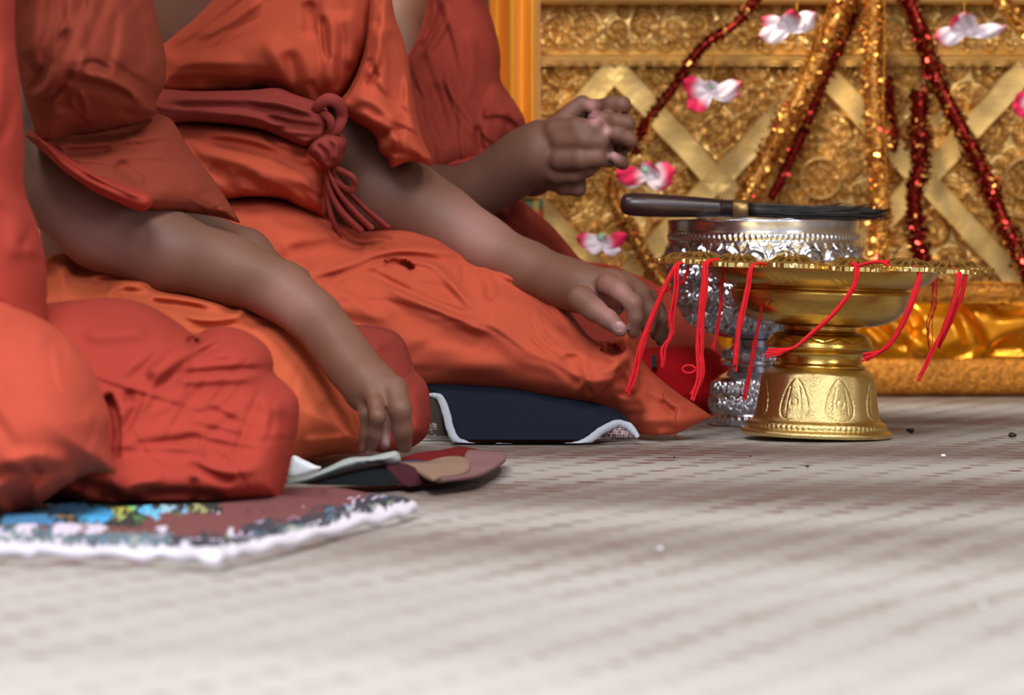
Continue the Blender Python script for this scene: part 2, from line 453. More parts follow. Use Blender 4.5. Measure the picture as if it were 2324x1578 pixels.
# ================================================================ MATERIALS
M = {}
M['gold_panel'] = plain('gold_leaf_panel', (224, 184, 116), 0.34, 0.7, bump=0.12, bscale=160, c2=(190, 150, 86), vscale=30)
M['gold_strap'] = plain('gold_strap', (230, 186, 106), 0.36, 0.66, bump=0.4, bscale=60, c2=(206, 168, 104), vscale=25)
M['gold_tray'] = plain('polished_gold', (212, 174, 92), 0.2, 1.0, bump=0.10, bscale=900)
M['gold_foot'] = plain('satin_gold_foot', (236, 212, 146), 0.24, 1.0, bump=0.35, bscale=1400)
M['gold_tray_rim'] = plain('bright_gold', (246, 216, 138), 0.24, 1.0)
M['silver'] = plain('beaten_silver', (222, 226, 238), 0.2, 1.0)
M['black_wood'] = plain('black_lacquered_wood', (34, 22, 24), 0.32, 0.0, bump=0.1, bscale=80, c2=(58, 34, 34), vscale=30)
M['brass'] = plain('dull_brass', (150, 120, 78), 0.42, 0.9, bump=0.2, bscale=200)
M['bristle'] = plain('black_bristle', (26, 18, 18), 0.35)
M['red_thread'] = plain('red_thread', (226, 6, 30), 0.8, bump=0.5, bscale=2500)
M['satin'] = plain('orange_satin', (252, 168, 36), 0.32, 0.1, bump=0.05, bscale=300, sheen=0.3)
M['satin_gold'] = plain('gold_satin', (238, 150, 20), 0.22, 0.6)
M['glitter'] = plain('gold_glitter_braid', (190, 124, 38), 0.35, 0.7, bump=1.0, bscale=420, c2=(150, 92, 30), vscale=300)
M['tin_gold'] = plain('gold_tinsel', (212, 150, 72), 0.3, 0.85)
M['tin_red'] = plain('red_tinsel', (128, 26, 18), 0.2, 0.85)
M['bead'] = plain('gold_bead', (226, 164, 60), 0.2, 1.0)
M['petal'] = plain('flower_petal', (230, 200, 210), 0.6, vcol=True)
M['calyx'] = plain('green_calyx', (150, 205, 170), 0.6)
M['pale'] = plain('pale_powder', (176, 166, 146), 0.8, bump=0.3)
M['red_cushion'] = cloth('red_cushion', (176, 10, 22))
M['black'] = plain('black_label', (14, 16, 14), 0.6)
M['wall'] = plain('warm_plaster', (178, 142, 96), 0.85, bump=0.1)
M['ceil'] = plain('dark_ceiling', (110, 82, 56), 0.8)
M['floorbase'] = plain('floor_cement', (120, 112, 104), 0.8)
# reed mat ---------------------------------------------------------------
def reed():
    m, nt, b = nmat('woven_reed'); b.inputs['Roughness'].default_value = 0.62; b.inputs['Specular IOR Level'].default_value = 0.35
    tc = N(nt, 'ShaderNodeTexCoord'); sp = N(nt, 'ShaderNodeSeparateXYZ'); nt.links.new(tc.outputs['Object'], sp.inputs[0])
    def mt(op, *a):
        n = N(nt, 'ShaderNodeMath', operation=op)
        for i, v in enumerate(a):
            if isinstance(v, (int, float)): n.inputs[i].default_value = v
            else: nt.links.new(v, n.inputs[i])
        return n.outputs[0]
    def noise(sx, sy, sc, det=2):
        mp = N(nt, 'ShaderNodeMapping'); mp.inputs['Scale'].default_value = (sx, sy, 1); nt.links.new(tc.outputs['Object'], mp.inputs['Vector'])
        n = N(nt, 'ShaderNodeTexNoise'); n.inputs['Scale'].default_value = sc; n.inputs['Detail'].default_value = det
        nt.links.new(mp.outputs[0], n.inputs['Vector']); return n.outputs['Fac']
    X, Y = sp.outputs[0], sp.outputs[1]
    wob = mt('ADD', mt('MULTIPLY', mt('SUBTRACT', noise(1, 1, 3), 0.5), 0.02), mt('MULTIPLY', mt('SUBTRACT', noise(30, 60, 1.0), 0.5), 0.014))
    yw = mt('ADD', Y, mt('MULTIPLY', mt('SUBTRACT', noise(3, 3, 1.0), 0.5), 0.05))
    row = mt('FLOOR', mt('DIVIDE', yw, 0.034))
    rowm = mt('MINIMUM', mt('MAXIMUM', mt('MULTIPLY', mt('SUBTRACT', 0.40, mt('ABSOLUTE', mt('SUBTRACT', mt('FRACT', mt('DIVIDE', yw, 0.034)), 0.5))), 6.0), 0.0), 1.0)
    s = mt('DIVIDE', mt('ADD', mt('SUBTRACT', X, mt('MULTIPLY', row, 0.034 * 0.38)), wob), 0.046)
    fr = mt('FRACT', s); d = mt('ABSOLUTE', mt('SUBTRACT', fr, 0.5))
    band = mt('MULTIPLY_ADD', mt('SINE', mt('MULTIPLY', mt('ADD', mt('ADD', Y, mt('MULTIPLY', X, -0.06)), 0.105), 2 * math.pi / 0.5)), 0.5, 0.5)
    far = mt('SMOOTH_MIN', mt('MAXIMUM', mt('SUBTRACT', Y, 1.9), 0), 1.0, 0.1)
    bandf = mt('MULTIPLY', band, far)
    wid = mt('ADD', mt('MULTIPLY_ADD', bandf, 0.24, 0.12), mt('MULTIPLY', mt('SUBTRACT', noise(60, 30, 1.0), 0.5), 0.25))
    dash = mt('SUBTRACT', 1.0, mt('MINIMUM', mt('MAXIMUM', mt('DIVIDE', mt('SUBTRACT', d, mt('SUBTRACT', wid, 0.05)), 0.1), 0), 1))
    rowfr = mt('FRACT', mt('DIVIDE', Y, 0.0085))
    thin = mt('GREATER_THAN', noise(40, 500, 1.0, 1), 0.5)
    streak = mt('MINIMUM', mt('MAXIMUM', mt('MULTIPLY', mt('SUBTRACT', noise(45, 170, 1.0, 2), 0.40), 5.0), 0), 1)
    patch = mt('MINIMUM', mt('MAXIMUM', mt('MULTIPLY', mt('SUBTRACT', noise(5, 4, 1.0, 2), 0.30), 3.0), 0.45), 1)
    inten = mt('MULTIPLY', mt('MULTIPLY', mt('MULTIPLY', dash, rowm), patch), mt('MULTIPLY', mt('ADD', mt('MULTIPLY', streak, 0.8), 0.2), mt('MULTIPLY_ADD', far, 0.5, 0.75)))
    big = noise(1.2, 3, 1.6, 4)
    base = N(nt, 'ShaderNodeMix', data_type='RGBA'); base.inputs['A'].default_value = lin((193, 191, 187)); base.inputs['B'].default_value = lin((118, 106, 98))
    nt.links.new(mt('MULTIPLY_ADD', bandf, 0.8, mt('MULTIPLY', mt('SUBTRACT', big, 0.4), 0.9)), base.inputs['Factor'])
    fine = N(nt, 'ShaderNodeMix', data_type='RGBA', blend_type='MULTIPLY'); fine.inputs['B'].default_value = (0.72, 0.68, 0.66, 1)
    nt.links.new(base.outputs['Result'], fine.inputs['A']); nt.links.new(mt('MULTIPLY', noise(220, 330, 1.0, 3), 0.9), fine.inputs['Factor'])
    mx = N(nt, 'ShaderNodeMix', data_type='RGBA'); mx.inputs['B'].default_value = lin((98, 58, 53))
    nt.links.new(fine.outputs['Result'], mx.inputs['A']); nt.links.new(inten, mx.inputs['Factor'])
    nt.links.new(mx.outputs['Result'], b.inputs['Base Color'])
    hh = mt('ADD', mt('MULTIPLY', mt('SINE', mt('MULTIPLY', Y, 2 * math.pi / 0.0085)), 0.5), noise(150, 300, 1.0, 3))
    bp = N(nt, 'ShaderNodeBump'); bp.inputs['Strength'].default_value = 0.5; bp.inputs['Distance'].default_value = 0.0015
    nt.links.new(hh, bp.inputs['Height']); nt.links.new(bp.outputs['Normal'], b.inputs['Normal'])
    return m
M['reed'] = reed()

# ================================================================ THE SETTING
def box(x0, x1, y0, y1, z0, z1):
    V = [(x, y, z) for x in (x0, x1) for y in (y0, y1) for z in (z0, z1)]
    return V, [(0, 1, 3, 2), (4, 6, 7, 5), (0, 4, 5, 1), (2, 3, 7, 6), (0, 2, 6, 4), (1, 5, 7, 3)]
def struct(name, bx, m): return tag(mesh(name, *box(*bx), m, smooth=False), kind='structure')
struct('floor', (-3.5, 3.5, -1.6, 6.2, -0.12, -0.006), M['floorbase'])
struct('wall_back', (-3.5, 3.5, 6.0, 6.2, -0.1, 3.3), M['wall'])
struct('wall_left', (-3.6, -3.5, -1.6, 6.2, -0.1, 3.3), M['wall'])
struct('wall_right', (3.5, 3.6, -1.6, 6.2, -0.1, 3.3), M['wall'])
struct('ceiling', (-3.6, 3.6, -1.6, 6.2, 3.3, 3.4), M['ceil'])
# woven mat over the floor, gently undulating, with a bound far edge
xs = np.linspace(-2.6, 2.6, 120); ys = np.linspace(-0.4, 4.66, 180)
Xg, Yg = np.meshgrid(xs, ys)
Zt = 0.0 + 0.0012 * np.sin(Yg * 12.5 + Xg * 1.3) * np.clip((3.3 - Yg) / 1.0, 0, 1)
Zt = Zt - 0.0012
n1 = Xg.size; V = np.concatenate([np.stack([Xg, Yg, Zt], -1).reshape(-1, 3), np.stack([Xg, Yg, np.full(Xg.shape, -0.006)], -1).reshape(-1, 3)])
w_ = len(xs); i = np.arange(len(ys) - 1)[:, None] * w_; j = np.arange(w_ - 1)[None, :]
ft = np.stack([i + j, i + j + 1, i + j + 1 + w_, i + j + w_], -1).reshape(-1, 4)
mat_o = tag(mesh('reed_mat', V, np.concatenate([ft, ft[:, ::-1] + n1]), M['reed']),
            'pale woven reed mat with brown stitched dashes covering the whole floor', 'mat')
mesh('edge_binding', *box(-2.6, 2.6, 4.600, 4.63, -0.002, 0.004), plain('mat_edge', (168, 152, 146), 0.8, bump=0.3), mat_o)

# ================================================================ GOLDEN CARVED ALTAR
YA = 4.65; q = YA / F
altar = empty('altar', (P(1800, 480, YA)[0], YA, 0.0), 'golden carved altar front with crossed diagonal straps and a leafy frieze', 'altar')
def alt_grid(name, u0, u1, v0, v1, step, hf, depth, base, mat, thick=0.03):
    us = np.arange(u0, u1 + step, step); vs = np.arange(v0, v1 + step, step)
    U, Vv = np.meshgrid(us, vs); H = hf(U, Vv) * depth
    m = np.zeros(H.shape, bool); m[0] = m[-1] = True; m[:, 0] = m[:, -1] = True
    x = (U - CX) * q; z = CAMH - (Vv - HOR) * q
    yf = YA - base - H
    V1 = np.stack([x, yf, z], -1).reshape(-1, 3); V2 = np.stack([x, np.full(x.shape, YA + thick), z], -1).reshape(-1, 3)
    w = len(us); i = np.arange(len(vs) - 1)[:, None] * w; j = np.arange(w - 1)[None, :]
    a = np.stack([i + j, i + w + j, i + w + j + 1, i + j + 1], -1).reshape(-1, 4); n = U.size
    faces = [a]
    h = len(vs)
    for rim in ([k for k in range(w)], [(h - 1) * w + k for k in range(w)][::-1], [k * w for k in range(h)][::-1], [k * w + w - 1 for k in range(h)]):
        r = np.array(rim); faces.append(np.stack([r[:-1], r[1:], r[1:] + n, r[:-1] + n], -1))
    return mesh(name, np.concatenate([V1, V2]), np.concatenate(faces), mat, altar)
ROS = [(1395, 405), (1860, 405), (2325, 405), (930, 405), (2790, 405)]
def panel_h(U, Vv):
    c = [p for p in hexes(840, 2900, 150, 660, 88, 8) if all(math.hypot(p[0] - r[0], p[1] - r[1]) > 75 for r in ROS)]
    H = scroll_field(U, Vv, c, 54, 27, 5)
    # small curls filling in
    H2 = scroll_field(U, Vv, hexes(860, 2900, 165, 660, 62, 9, 8), 20, 22, 9) * 0.6
    H = np.maximum(H, H2)
    for cx, cy in ROS:
        r = np.hypot(U - cx, Vv - cy); th = np.arctan2(Vv - cy, U - cx)
        ring = np.exp(-((r - 45) / 6.) ** 2) * .9; pet = np.clip(np.cos(8 * th) * 0.5 + 0.6, 0, 1) * np.exp(-((r - 27) / 10.) ** 2)
        dome = np.exp(-(r / 11) ** 2); outer = np.clip(np.cos(12 * th) * .5 + .5, 0, 1) * np.exp(-((r - 62) / 10.) ** 2) * .8
        Hr = np.maximum.reduce([ring, pet, dome, outer]); m = r < 78; H[m] = np.maximum(H[m] * (r[m] > 70), Hr[m])
    return H
alt_grid('carved_panel', 850, 2880, 148, 652, 2.6, panel_h, 0.017, 0.0, M['gold_panel'])
def frieze_h(U, Vv):
    c = [(840 + 62 * k, 60 + 8 * (k % 2)) for k in range(36)]
    H = scroll_field(U, Vv, c, 38, 23, 21)
    H = np.maximum(H, scroll_field(U, Vv, [(863 + 46 * k, 100) for k in range(46)], 22, 14, 4) * .8)
    H = np.maximum(H, scroll_field(U, Vv, [(863 + 46 * k, 28) for k in range(46)], 17, 9, 6) * .8)
    return H * np.clip((Vv - 12) / 10, 0, 1) * np.clip((126 - Vv) / 8, 0, 1) + 0.25 * np.sin(np.clip((Vv - 12) / 114, 0, 1) * np.pi)
alt_grid('frieze', 850, 2880, 12, 126, 2.6, frieze_h, 0.014, 0.006, M['gold_panel'])
def mould_h(U, Vv):
    t = (Vv - 126) / 24
    return 0.6 + 0.4 * np.cos(t * 2 * np.pi * 1.5) ** 2 + 0.12 * np.sin(U / 9.0) * (t > .6)
alt_grid('moulding', 850, 2880, 126, 150, 2.0, mould_h, 0.016, 0.004, M['gold_strap'])
alt_grid('ledge', 850, 2880, -60, 12, 4.0, lambda U, Vv: 0.8 + 0.2 * np.cos(Vv / 11.0), 0.032, 0.01, M['gold_strap'])
# diagonal straps
def strap(a, b, wd=60):
    a = np.array(a, float); b = np.array(b, float); d = (b - a) / np.linalg.norm(b - a); n = np.array([-d[1], d[0]])
    sec = [(-wd / 2, 0.0), (-wd / 2, 0.012), (-wd / 2 + 5, 0.017), (-wd * .22, 0.0165), (wd * .22, 0.0165), (wd / 2 - 5, 0.017), (wd / 2, 0.012), (wd / 2, 0.0)]
    K = 24; V = []; Fc = []
    for k in range(K + 1):
        c = a + (b - a) * k / K
        for s, h in sec:
            p = c + n * (s + 1.0 * math.sin(k * 0.7 + s))
            V.append(((p[0] - CX) * q, YA - h - 0.0003 * math.sin(k * 1.1), CAMH - (p[1] - HOR) * q))
    m = len(sec)
    for k in range(K):
        for s in range(m - 1): Fc.append((k * m + s, k * m + s + 1, (k + 1) * m + s + 1, (k + 1) * m + s))
    Fc += [tuple(range(m)), tuple(K * m + s for s in range(m))[::-1]]
    o = mesh('strap', V, Fc, M['gold_strap'], altar); md = o.modifiers.new('edge', 'EDGE_SPLIT'); md.split_angle = 0.6; return o
for cx in (930, 1395, 1860, 2325, 2790):
    for sx in (-1, 1):
        if cx + sx * 232 < 850 or cx + sx * 232 > 2880: continue
        strap((cx, 158), (cx + sx * 240, 420)); strap((cx + sx * 232, 405), (cx + sx * 10, 648), 58)
# altar skirt: braid, satin, braid ---------------------------------------------------
skirt = empty('altar_skirt', (P(1800, 480, YA)[0], YA - 0.06, 0.0), 'draped orange satin skirt edged with two glittering gold braids below the altar', 'drapery')
def braid(v0, v1, Yb, name):
    us = np.arange(850, 2880, 4.0); vs = np.linspace(v0, v1, 16); U, Vv = np.meshgrid(us, vs)
    t = (Vv - v0) / (v1 - v0); qq = Yb / F
    H = 0.006 * np.sin(np.clip(t, 0, 1) * np.pi) ** .4 + RNG.normal(0, 0.0007, U.shape)
    x = (U - CX) * qq; z = CAMH - (Vv - HOR) * qq; n = U.size; w = len(us)
    V1 = np.stack([x, Yb - H, z], -1).reshape(-1, 3); V2 = np.stack([x, np.full(x.shape, Yb + 0.004), z], -1).reshape(-1, 3)
    i = np.arange(len(vs) - 1)[:, None] * w; j = np.arange(w - 1)[None, :]
    a = np.stack([i + j, i + w + j, i + w + j + 1, i + j + 1], -1).reshape(-1, 4)
    V = np.concatenate([V1, V2]); V[:, 2] = np.maximum(V[:, 2], 0.0)
    o = mesh(name, V, np.concatenate([a, a[:, ::-1] + n]), M['glitter'], skirt, smooth=False)
    return o
braid(640, 690, 4.585, 'upper_braid'); braid(815, 896, 4.575, 'lower_braid')
def ico(c, r, seg=8, rings=5):
    V = []; Fc = []
    for a in range(1, rings):
        ph = math.pi * a / rings
        for b in range(seg):
            t = 2 * math.pi * b / seg; V.append((c[0] + r * math.sin(ph) * math.cos(t), c[1] + r * math.sin(ph) * math.sin(t), c[2] + r * math.cos(ph)))
    V.append((c[0], c[1], c[2] + r)); V.append((c[0], c[1], c[2] - r)); T = len(V) - 2
    for a in range(rings - 2):
        for b in range(seg): Fc.append((a * seg + b, (a + 1) * seg + b, (a + 1) * seg + (b + 1) % seg, a * seg + (b + 1) % seg))
    for b in range(seg): Fc.append((T, b, (b + 1) % seg)); Fc.append((T + 1, (rings - 2) * seg + (b + 1) % seg, (rings - 2) * seg + b))
    return V, Fc
mb = MB()
for v, Yb in ((643, 4.578), (687, 4.578)):
    for k in range(150): mb.add(*ico(P(1700 + k * 8 + random.uniform(-1, 1), v + random.uniform(-1.5, 1.5), Yb), 0.0017, 6, 4))
bd = mb.build('beading', M['bead'], skirt); bd['kind'] = 'stuff'
drape('satin', [(850, 680, 1), (2880, 680, 1), (2880, 830, 1), (850, 830, 1)], [(1200, 750, 4.63)], 0.02, 60, M['satin_gold'], skirt,
      strokes=[([(1980, 700), (2060, 760), (2110, 815)], 16, 16), ([(2150, 690), (2190, 730), (2210, 800)], 14, -14), ([(2200, 700), (2250, 770), (2210, 810)], 10, 12),
               ([(2170, 690), (2230, 705), (2270, 735), (2400, 700)], 16, 18), ([(2230, 790), (2290, 745), (2420, 720)], 14, 14), ([(2240, 690), (2290, 712), (2400, 690)], 12, -16),
               ([(2140, 815), (2220, 790), (2350, 790)], 14, -12), ([(2040, 690), (2070, 740), (2050, 800)], 16, -14), ([(1960, 740), (2010, 790)], 12, 10),
               ([(2400, 690), (2480, 760), (2600, 720)], 16, 16), ([(1600, 700), (1650, 760), (1640, 820)], 14, 14)], step=5, Tb=0.004, wr=(3, 26), seed=4, blur=2)
drape('satin', [(850, 560, 1), (1700, 560, 1), (1700, 600, 1), (850, 600, 1)], [(1200, 750, 4.64)], 0.004, 10, M['satin_gold'], skirt, step=8) if False else None
# hanging orange banner on the left of the altar ---------------------------------------
ban = empty('hanging_banner', (P(1140, 480, 4.5)[0], 4.5, P(1140, 512, 4.5)[2]), 'glossy orange satin banner with a woven striped hem hanging beside the altar', 'banner')
drape('satin_cloth', [(960, -120, 1), (1226, -120, 1), (1227, 200), (1226, 455, 1), (960, 455, 1)], [(1100, 200, 4.5)], 0.018, 26, M['satin'], ban,
      strokes=[([(1105, -110), (1110, 150), (1112, 450)], 8, 8), ([(1132, -110), (1128, 200), (1132, 450)], 9, -9), ([(1160, -110), (1162, 200), (1160, 450)], 10, 9),
               ([(1188, -110), (1184, 200), (1190, 450)], 8, -8), ([(1208, -110), (1208, 200), (1210, 450)], 6, 5), ([(1070, -110), (1080, 200), (1070, 450)], 12, 9), ([(1020, -110), (1030, 450)], 14, -9)],
      step=4, Tb=0.006, wr=(1.0, 30))
def plaid(X, Y):
    c = np.zeros(X.shape + (3,)); c[:] = lin((176, 132, 44))[:3]
    c[(Y > 452) & (Y < 476)] = lin((74, 100, 66))[:3]; c[(Y > 476) & (Y < 500)] = lin((170, 60, 30))[:3]
    m = (np.floor(X / 13) % 3 == 0); c[m] = c[m] * 0.5 + np.array(lin((200, 150, 50))[:3]) * 0.5
    return c
drape('striped_hem', [(960, 453, 1), (1232, 453, 1), (1235, 512, 1), (960, 512, 1)], [(1100, 480, 4.497)], 0.008, 12, plain('hem_cloth', (150, 110, 50), 0.7, vcol=True), ban, step=4, colf=plaid, wr=(1, 20))
# ================================================================ TINSEL, BEADS, FLOWERS
def garland(name, pts, Y, r, red, n, label, cat='garland', size=5.0, core=True):
    path = catmull([(a, b, c if len(p) > 3 else 1.0) for p in pts for a, b, c in [(p[0], p[1], p[2] if len(p) > 2 else 1.0)]], 10)
    root = empty(name, tuple(P(path[0][0], path[0][1], Y)), label, cat, 'tinsel garlands on the altar')
    W = PA(path[:, 0], path[:, 1], np.full(len(path), Y)); rad = r * Y / F
    L = np.r_[0, np.cumsum(np.linalg.norm(np.diff(W, axis=0), axis=1))]
    rv, rf = tube(W, rad * 0.55, 10)
    mesh('core', rv, rf, M['tin_red'] if red > .5 else M['tin_gold'], root)
    for mat, cnt in ((M['tin_red'], int(n * red)), (M['tin_gold'], int(n * (1 - red)))):
        if cnt < 5: continue
        t = RNG.uniform(0, L[-1], cnt); c = np.stack([np.interp(t, L, W[:, k]) for k in range(3)], 1)
        dd = RNG.normal(0, 1, (cnt, 3)); dd /= np.linalg.norm(dd, axis=1)[:, None]
        cl = 0.8 + 0.28 * np.sin(t * 95 + n) * np.sin(t * 41 + 2 * n)
        c = c + dd * (rad * cl * RNG.uniform(0.45, 1.15, cnt) ** .8)[:, None]
        u = RNG.normal(0, 1, (cnt, 3)); u /= np.linalg.norm(u, axis=1)[:, None]; v = np.cross(u, dd); v /= np.linalg.norm(v, axis=1)[:, None] + 1e-9
        s = (size * Y / F) * RNG.uniform(0.5, 1.3, cnt)[:, None]
        V = np.stack([c - u * s - v * s * .5, c + u * s - v * s * .5, c + u * s + v * s * .5, c - u * s + v * s * .5], 1).reshape(-1, 3)
        Fc = np.arange(cnt * 4).reshape(-1, 4)
        o = mesh('flakes', V, Fc, mat, root, smooth=False); o['kind'] = 'stuff'
    return root
YT = 4.56
garland('tinsel_garland', [(1760, -60), (1700, 20), (1660, 62), (1590, 110), (1535, 190), (1480, 260), (1450, 310), (1440, 350)], YT, 17, .85, 2200, 'thin dark red tinsel garland arching down to the clasped hands')
garland('tinsel_garland', [(1395, 390), (1392, 450), (1408, 490), (1445, 550), (1480, 610), (1510, 650)], YT, 22, .25, 1500, 'short brown-gold tinsel garland end hanging left of the brush handle')
garland('tinsel_garland', [(1945, -70), (1900, 40), (1835, 180), (1765, 310), (1710, 420), (1680, 480)], YT, 36, .12, 5200, 'broad orange gold tinsel garland slanting down behind the brush')
garland('tinsel_garland', [(1955, -70), (1925, 60), (1880, 160), (1830, 280), (1790, 370), (1750, 450)], YT + .03, 19, .95, 1500, 'dark red tinsel strand tucked behind the slanting gold garland')
garland('tinsel_garland', [(1985, -70), (1980, 100), (1984, 250), (1998, 420), (1995, 520), (1990, 600)], YT - .04, 36, .08, 5200, 'straight orange gold tinsel garland hanging above the silver bowl edge')
garland('tinsel_garland', [(2035, -70), (2085, 60), (2125, 180), (2180, 290), (2235, 400), (2275, 500), (2320, 590), (2360, 660)], YT, 32, .8, 4800, 'long dark red tinsel garland slanting down to the right corner')
garland('tinsel_garland', [(2088, 210), (2086, 300), (2090, 380), (2075, 440), (2080, 520), (2095, 600)], YT - .02, 31, .9, 3000, 'thick clumped dark red tinsel tassel above the gold tray rim')
garland('tinsel_garland', [(2210, -70), (2270, 0), (2330, 70), (2400, 120)], YT, 24, .05, 1500, 'orange gold tinsel garland across the top right corner')
garland('tinsel_garland', [(2015, 180), (2022, 260), (2030, 340)], YT + .02, 14, .95, 700, 'small dark red tinsel sprig beside the straight gold garland')
def bead_string(pts, Y, label, r=3.0, sp=8):
    c = catmull(pts, 10) if len(pts) > 2 else np.array(pts, float)
    L = np.r_[0, np.cumsum(np.hypot(*np.diff(c, axis=0).T))]; mb = MB()
    for t in np.arange(0, L[-1], sp):
        mb.add(*ico(P(np.interp(t, L, c[:, 0]), np.interp(t, L, c[:, 1]), Y), r * Y / F, 7, 5))
    w = PA(c[:, 0], c[:, 1], np.full(len(c), Y)); mb.add(*tube(w, 0.0004, 5))
    tag(mb.build('bead_string', M['bead']), label, 'beads', 'gold bead strings')
bead_string([(1812, -60), (1808, 20), (1800, 60)], 4.50, 'gold bead string above the white flower at the top centre')
bead_string([(2189, -60), (2189, 10), (2187, 62)], 4.50, 'gold bead string above the white flower at the top right')
bead_string([(1617, 100), (1620, 150), (1612, 200)], 4.50, 'gold bead string above the pink flower right of the hands')
bead_string([(1478, 270), (1466, 330), (1460, 385)], 4.50, 'gold bead string above the pink flower by the brush handle')
bead_string([(1392, 370), (1372, 430), (1364, 500), (1362, 540)], 4.50, 'gold bead string above the small flower behind the robe')
bead_string([(1905, -60), (1850, 110), (1812, 200), (1775, 290), (1735, 360)], 4.52, 'bead string edging the broad slanting gold garland', 2.6, 9)
bead_string([(2006, -60), (2008, 100), (2004, 250), (2012, 400), (2012, 590)], 4.50, 'bead string edging the straight gold garland', 2.6, 9)
bead_string([(2240, -60), (2290, 40), (2345, 120)], 4.52, 'bead string edging the garland in the top right corner', 2.6, 9)
def flower(cx, cy, Y, petals, label, tilt=0.25):
    """petals: (angle deg in picture, length px, width px, lean toward viewer, pinkness)"""
    petals = [(a, l * 1.15, w * 1.12, n, k) for a, l, w, n, k in petals]
    c0 = P(cx, cy, Y); root = empty('artificial_flower', tuple(c0), label, 'flower', 'artificial flowers hanging before the altar')
    for ang, ln, wd, lean, pk in petals:
        a = math.radians(ang); d = np.array([math.cos(a), -lean, -math.sin(a)]); d /= np.linalg.norm(d)
        s = np.cross(d, [0, -1, 0.2]); s /= np.linalg.norm(s); nn = np.cross(s, d)
        K, J = 12, 8; V = []; cl = []
        l = ln * Y / F; w = wd * Y / F
        for i in range(K + 1):
            t = i / K; ww = w * math.sin(math.pi * min(1, 0.12 + 0.82 * t)) ** .7 * (0.5 + .5 * t ** .5)
            for j in range(J + 1):
                u = j / J * 2 - 1
                p = c0 + d * l * t * (1 - 0.12 * u * u * t) + s * ww * u + nn * l * (0.25 * t * t - 0.18 * u * u * t + 0.04 * math.sin(9 * t + 5 * u))
                V.append(p)
                f = max(0, min(1, (t - (1 - pk)) / 0.3 + 0.25 * abs(u))) * (pk > 0)
                f = min(1, f)
                cl.append(np.array(lin((228, 212, 220))[:3]) * (1 - f) + np.array(lin((222, 34, 84))[:3]) * f)
        V = np.array(V); n = len(V); V2 = V + nn * 0.0006
        Fc = []
        for i in range(K):
            for j in range(J):
                b = i * (J + 1) + j; Fc.append((b, b + 1, b + J + 2, b + J + 1)); Fc.append((n + b, n + b + J + 1, n + b + J + 2, n + b + 1))
        mesh('petal', np.concatenate([V, V2]), Fc, M['petal'], root, col=np.concatenate([cl, cl]))
    V, Fc = ico(c0 + np.array([0, -0.002, 0.007]), 0.005, 12, 7); V = np.array(V); V[:, 2] = (V[:, 2] - c0[2]) * 0.9 + c0[2] + 0.002
    mesh('calyx', V, Fc, M['calyx'], root)
flower(1790, 68, 4.48, [(165, 70, 24, .3, .2), (200, 62, 22, .1, .35), (-28, 68, 24, .3, .2), (-75, 58, 22, .8, .45), (-120, 40, 22, .5, .1)], 'white flower with pink tipped petals at the top centre before the frieze')
flower(2188, 75, 4.48, [(168, 72, 24, .3, .35), (-5, 88, 18, .2, .2), (-48, 40, 22, .4, .15), (-85, 60, 24, .8, .2), (-125, 52, 24, .6, .5)], 'white flower with pink edges at the top right beside the red garland')
flower(1612, 212, 4.48, [(145, 62, 26, .3, .75), (200, 72, 26, .4, .6), (-15, 72, 20, .3, .3), (5, 60, 18, .1, .3), (-95, 34, 18, .6, .0)], 'deep pink and white flower right of the clasped hands')
flower(1466, 402, 4.48, [(185, 74, 24, .4, .9), (172, 60, 22, .1, .0), (-10, 66, 30, .3, .55), (15, 56, 24, .1, .5), (-60, 40, 26, .6, .4)], 'bright pink and grey flower behind the brush handle')
flower(1366, 556, 4.48, [(195, 60, 20, .3, .5), (160, 36, 16, .2, .2), (-20, 60, 18, .3, .8), (20, 40, 18, .1, .1), (-70, 26, 14, .6, .3)], 'small white and pink flower low beside the robe')
flower(2345, 240, 4.48, [(170, 50, 26, .3, .8), (205, 48, 24, .3, .6), (-10, 60, 20, .3, .3), (-80, 40, 20, .6, .3)], 'pink flower cut by the right edge beneath the altar frieze')

# ================================================================ GOLD OFFERING TRAY
YG = 3.742; kg = YG / F
tray = empty('offering_tray', (P(1853, 480, YG)[0], YG, 0.0015), 'gold pedestal tray with a scalloped medallion rim hung with red threads', 'tray', rot=(0, math.radians(1.9), 0))
def prof(pts, zb): return [(r * kg, (zb - y) * kg) for r, y in pts]
ZB = 990
def tear(TH, R, Z):
    out = np.zeros(TH.shape); zc = (ZB - 905) * kg
    for k in range(8):
        a = math.radians(18 + 45 * k); dx = ((TH - a + np.pi) % (2 * np.pi) - np.pi) * 0.051; dz = Z - zc
        t = np.clip((dz + 0.017) / 0.036, 0, 1); half = 0.0132 * np.sqrt(np.clip(np.sin(np.pi * np.clip(t, 0, 1) ** .62), 0, 1)) * (1 - .25 * t)
        e = half - abs(dx); ins = (t > 0) & (t < 1) & (e > 0)
        line = np.exp(-(e / 0.0008) ** 2) * (t > 0) * (t < 1)
        inner = np.exp(-((half * .52 - abs(dx)) / 0.0007) ** 2) * (abs(dz) < .011)
        rr = np.hypot(dx, dz + 0.002); cen = np.exp(-((rr - 0.003) / 0.0007) ** 2)
        leaf = (0.5 + 0.5 * np.sin((abs(dx) * 1.3 + dz) / 0.00062)) * ins * (abs(dx) > half * .55)
        out += -0.0009 * line - 0.0006 * inner - 0.0005 * cen - 0.00045 * leaf + 0.0005 * ins
    # bead row near the foot
    zb = (ZB - 967) * kg; out += 0.0010 * np.exp(-((Z - zb) / 0.0016) ** 2) * (0.5 + 0.5 * np.cos(TH * 76)) * (R > 0.05)
    return out * .85
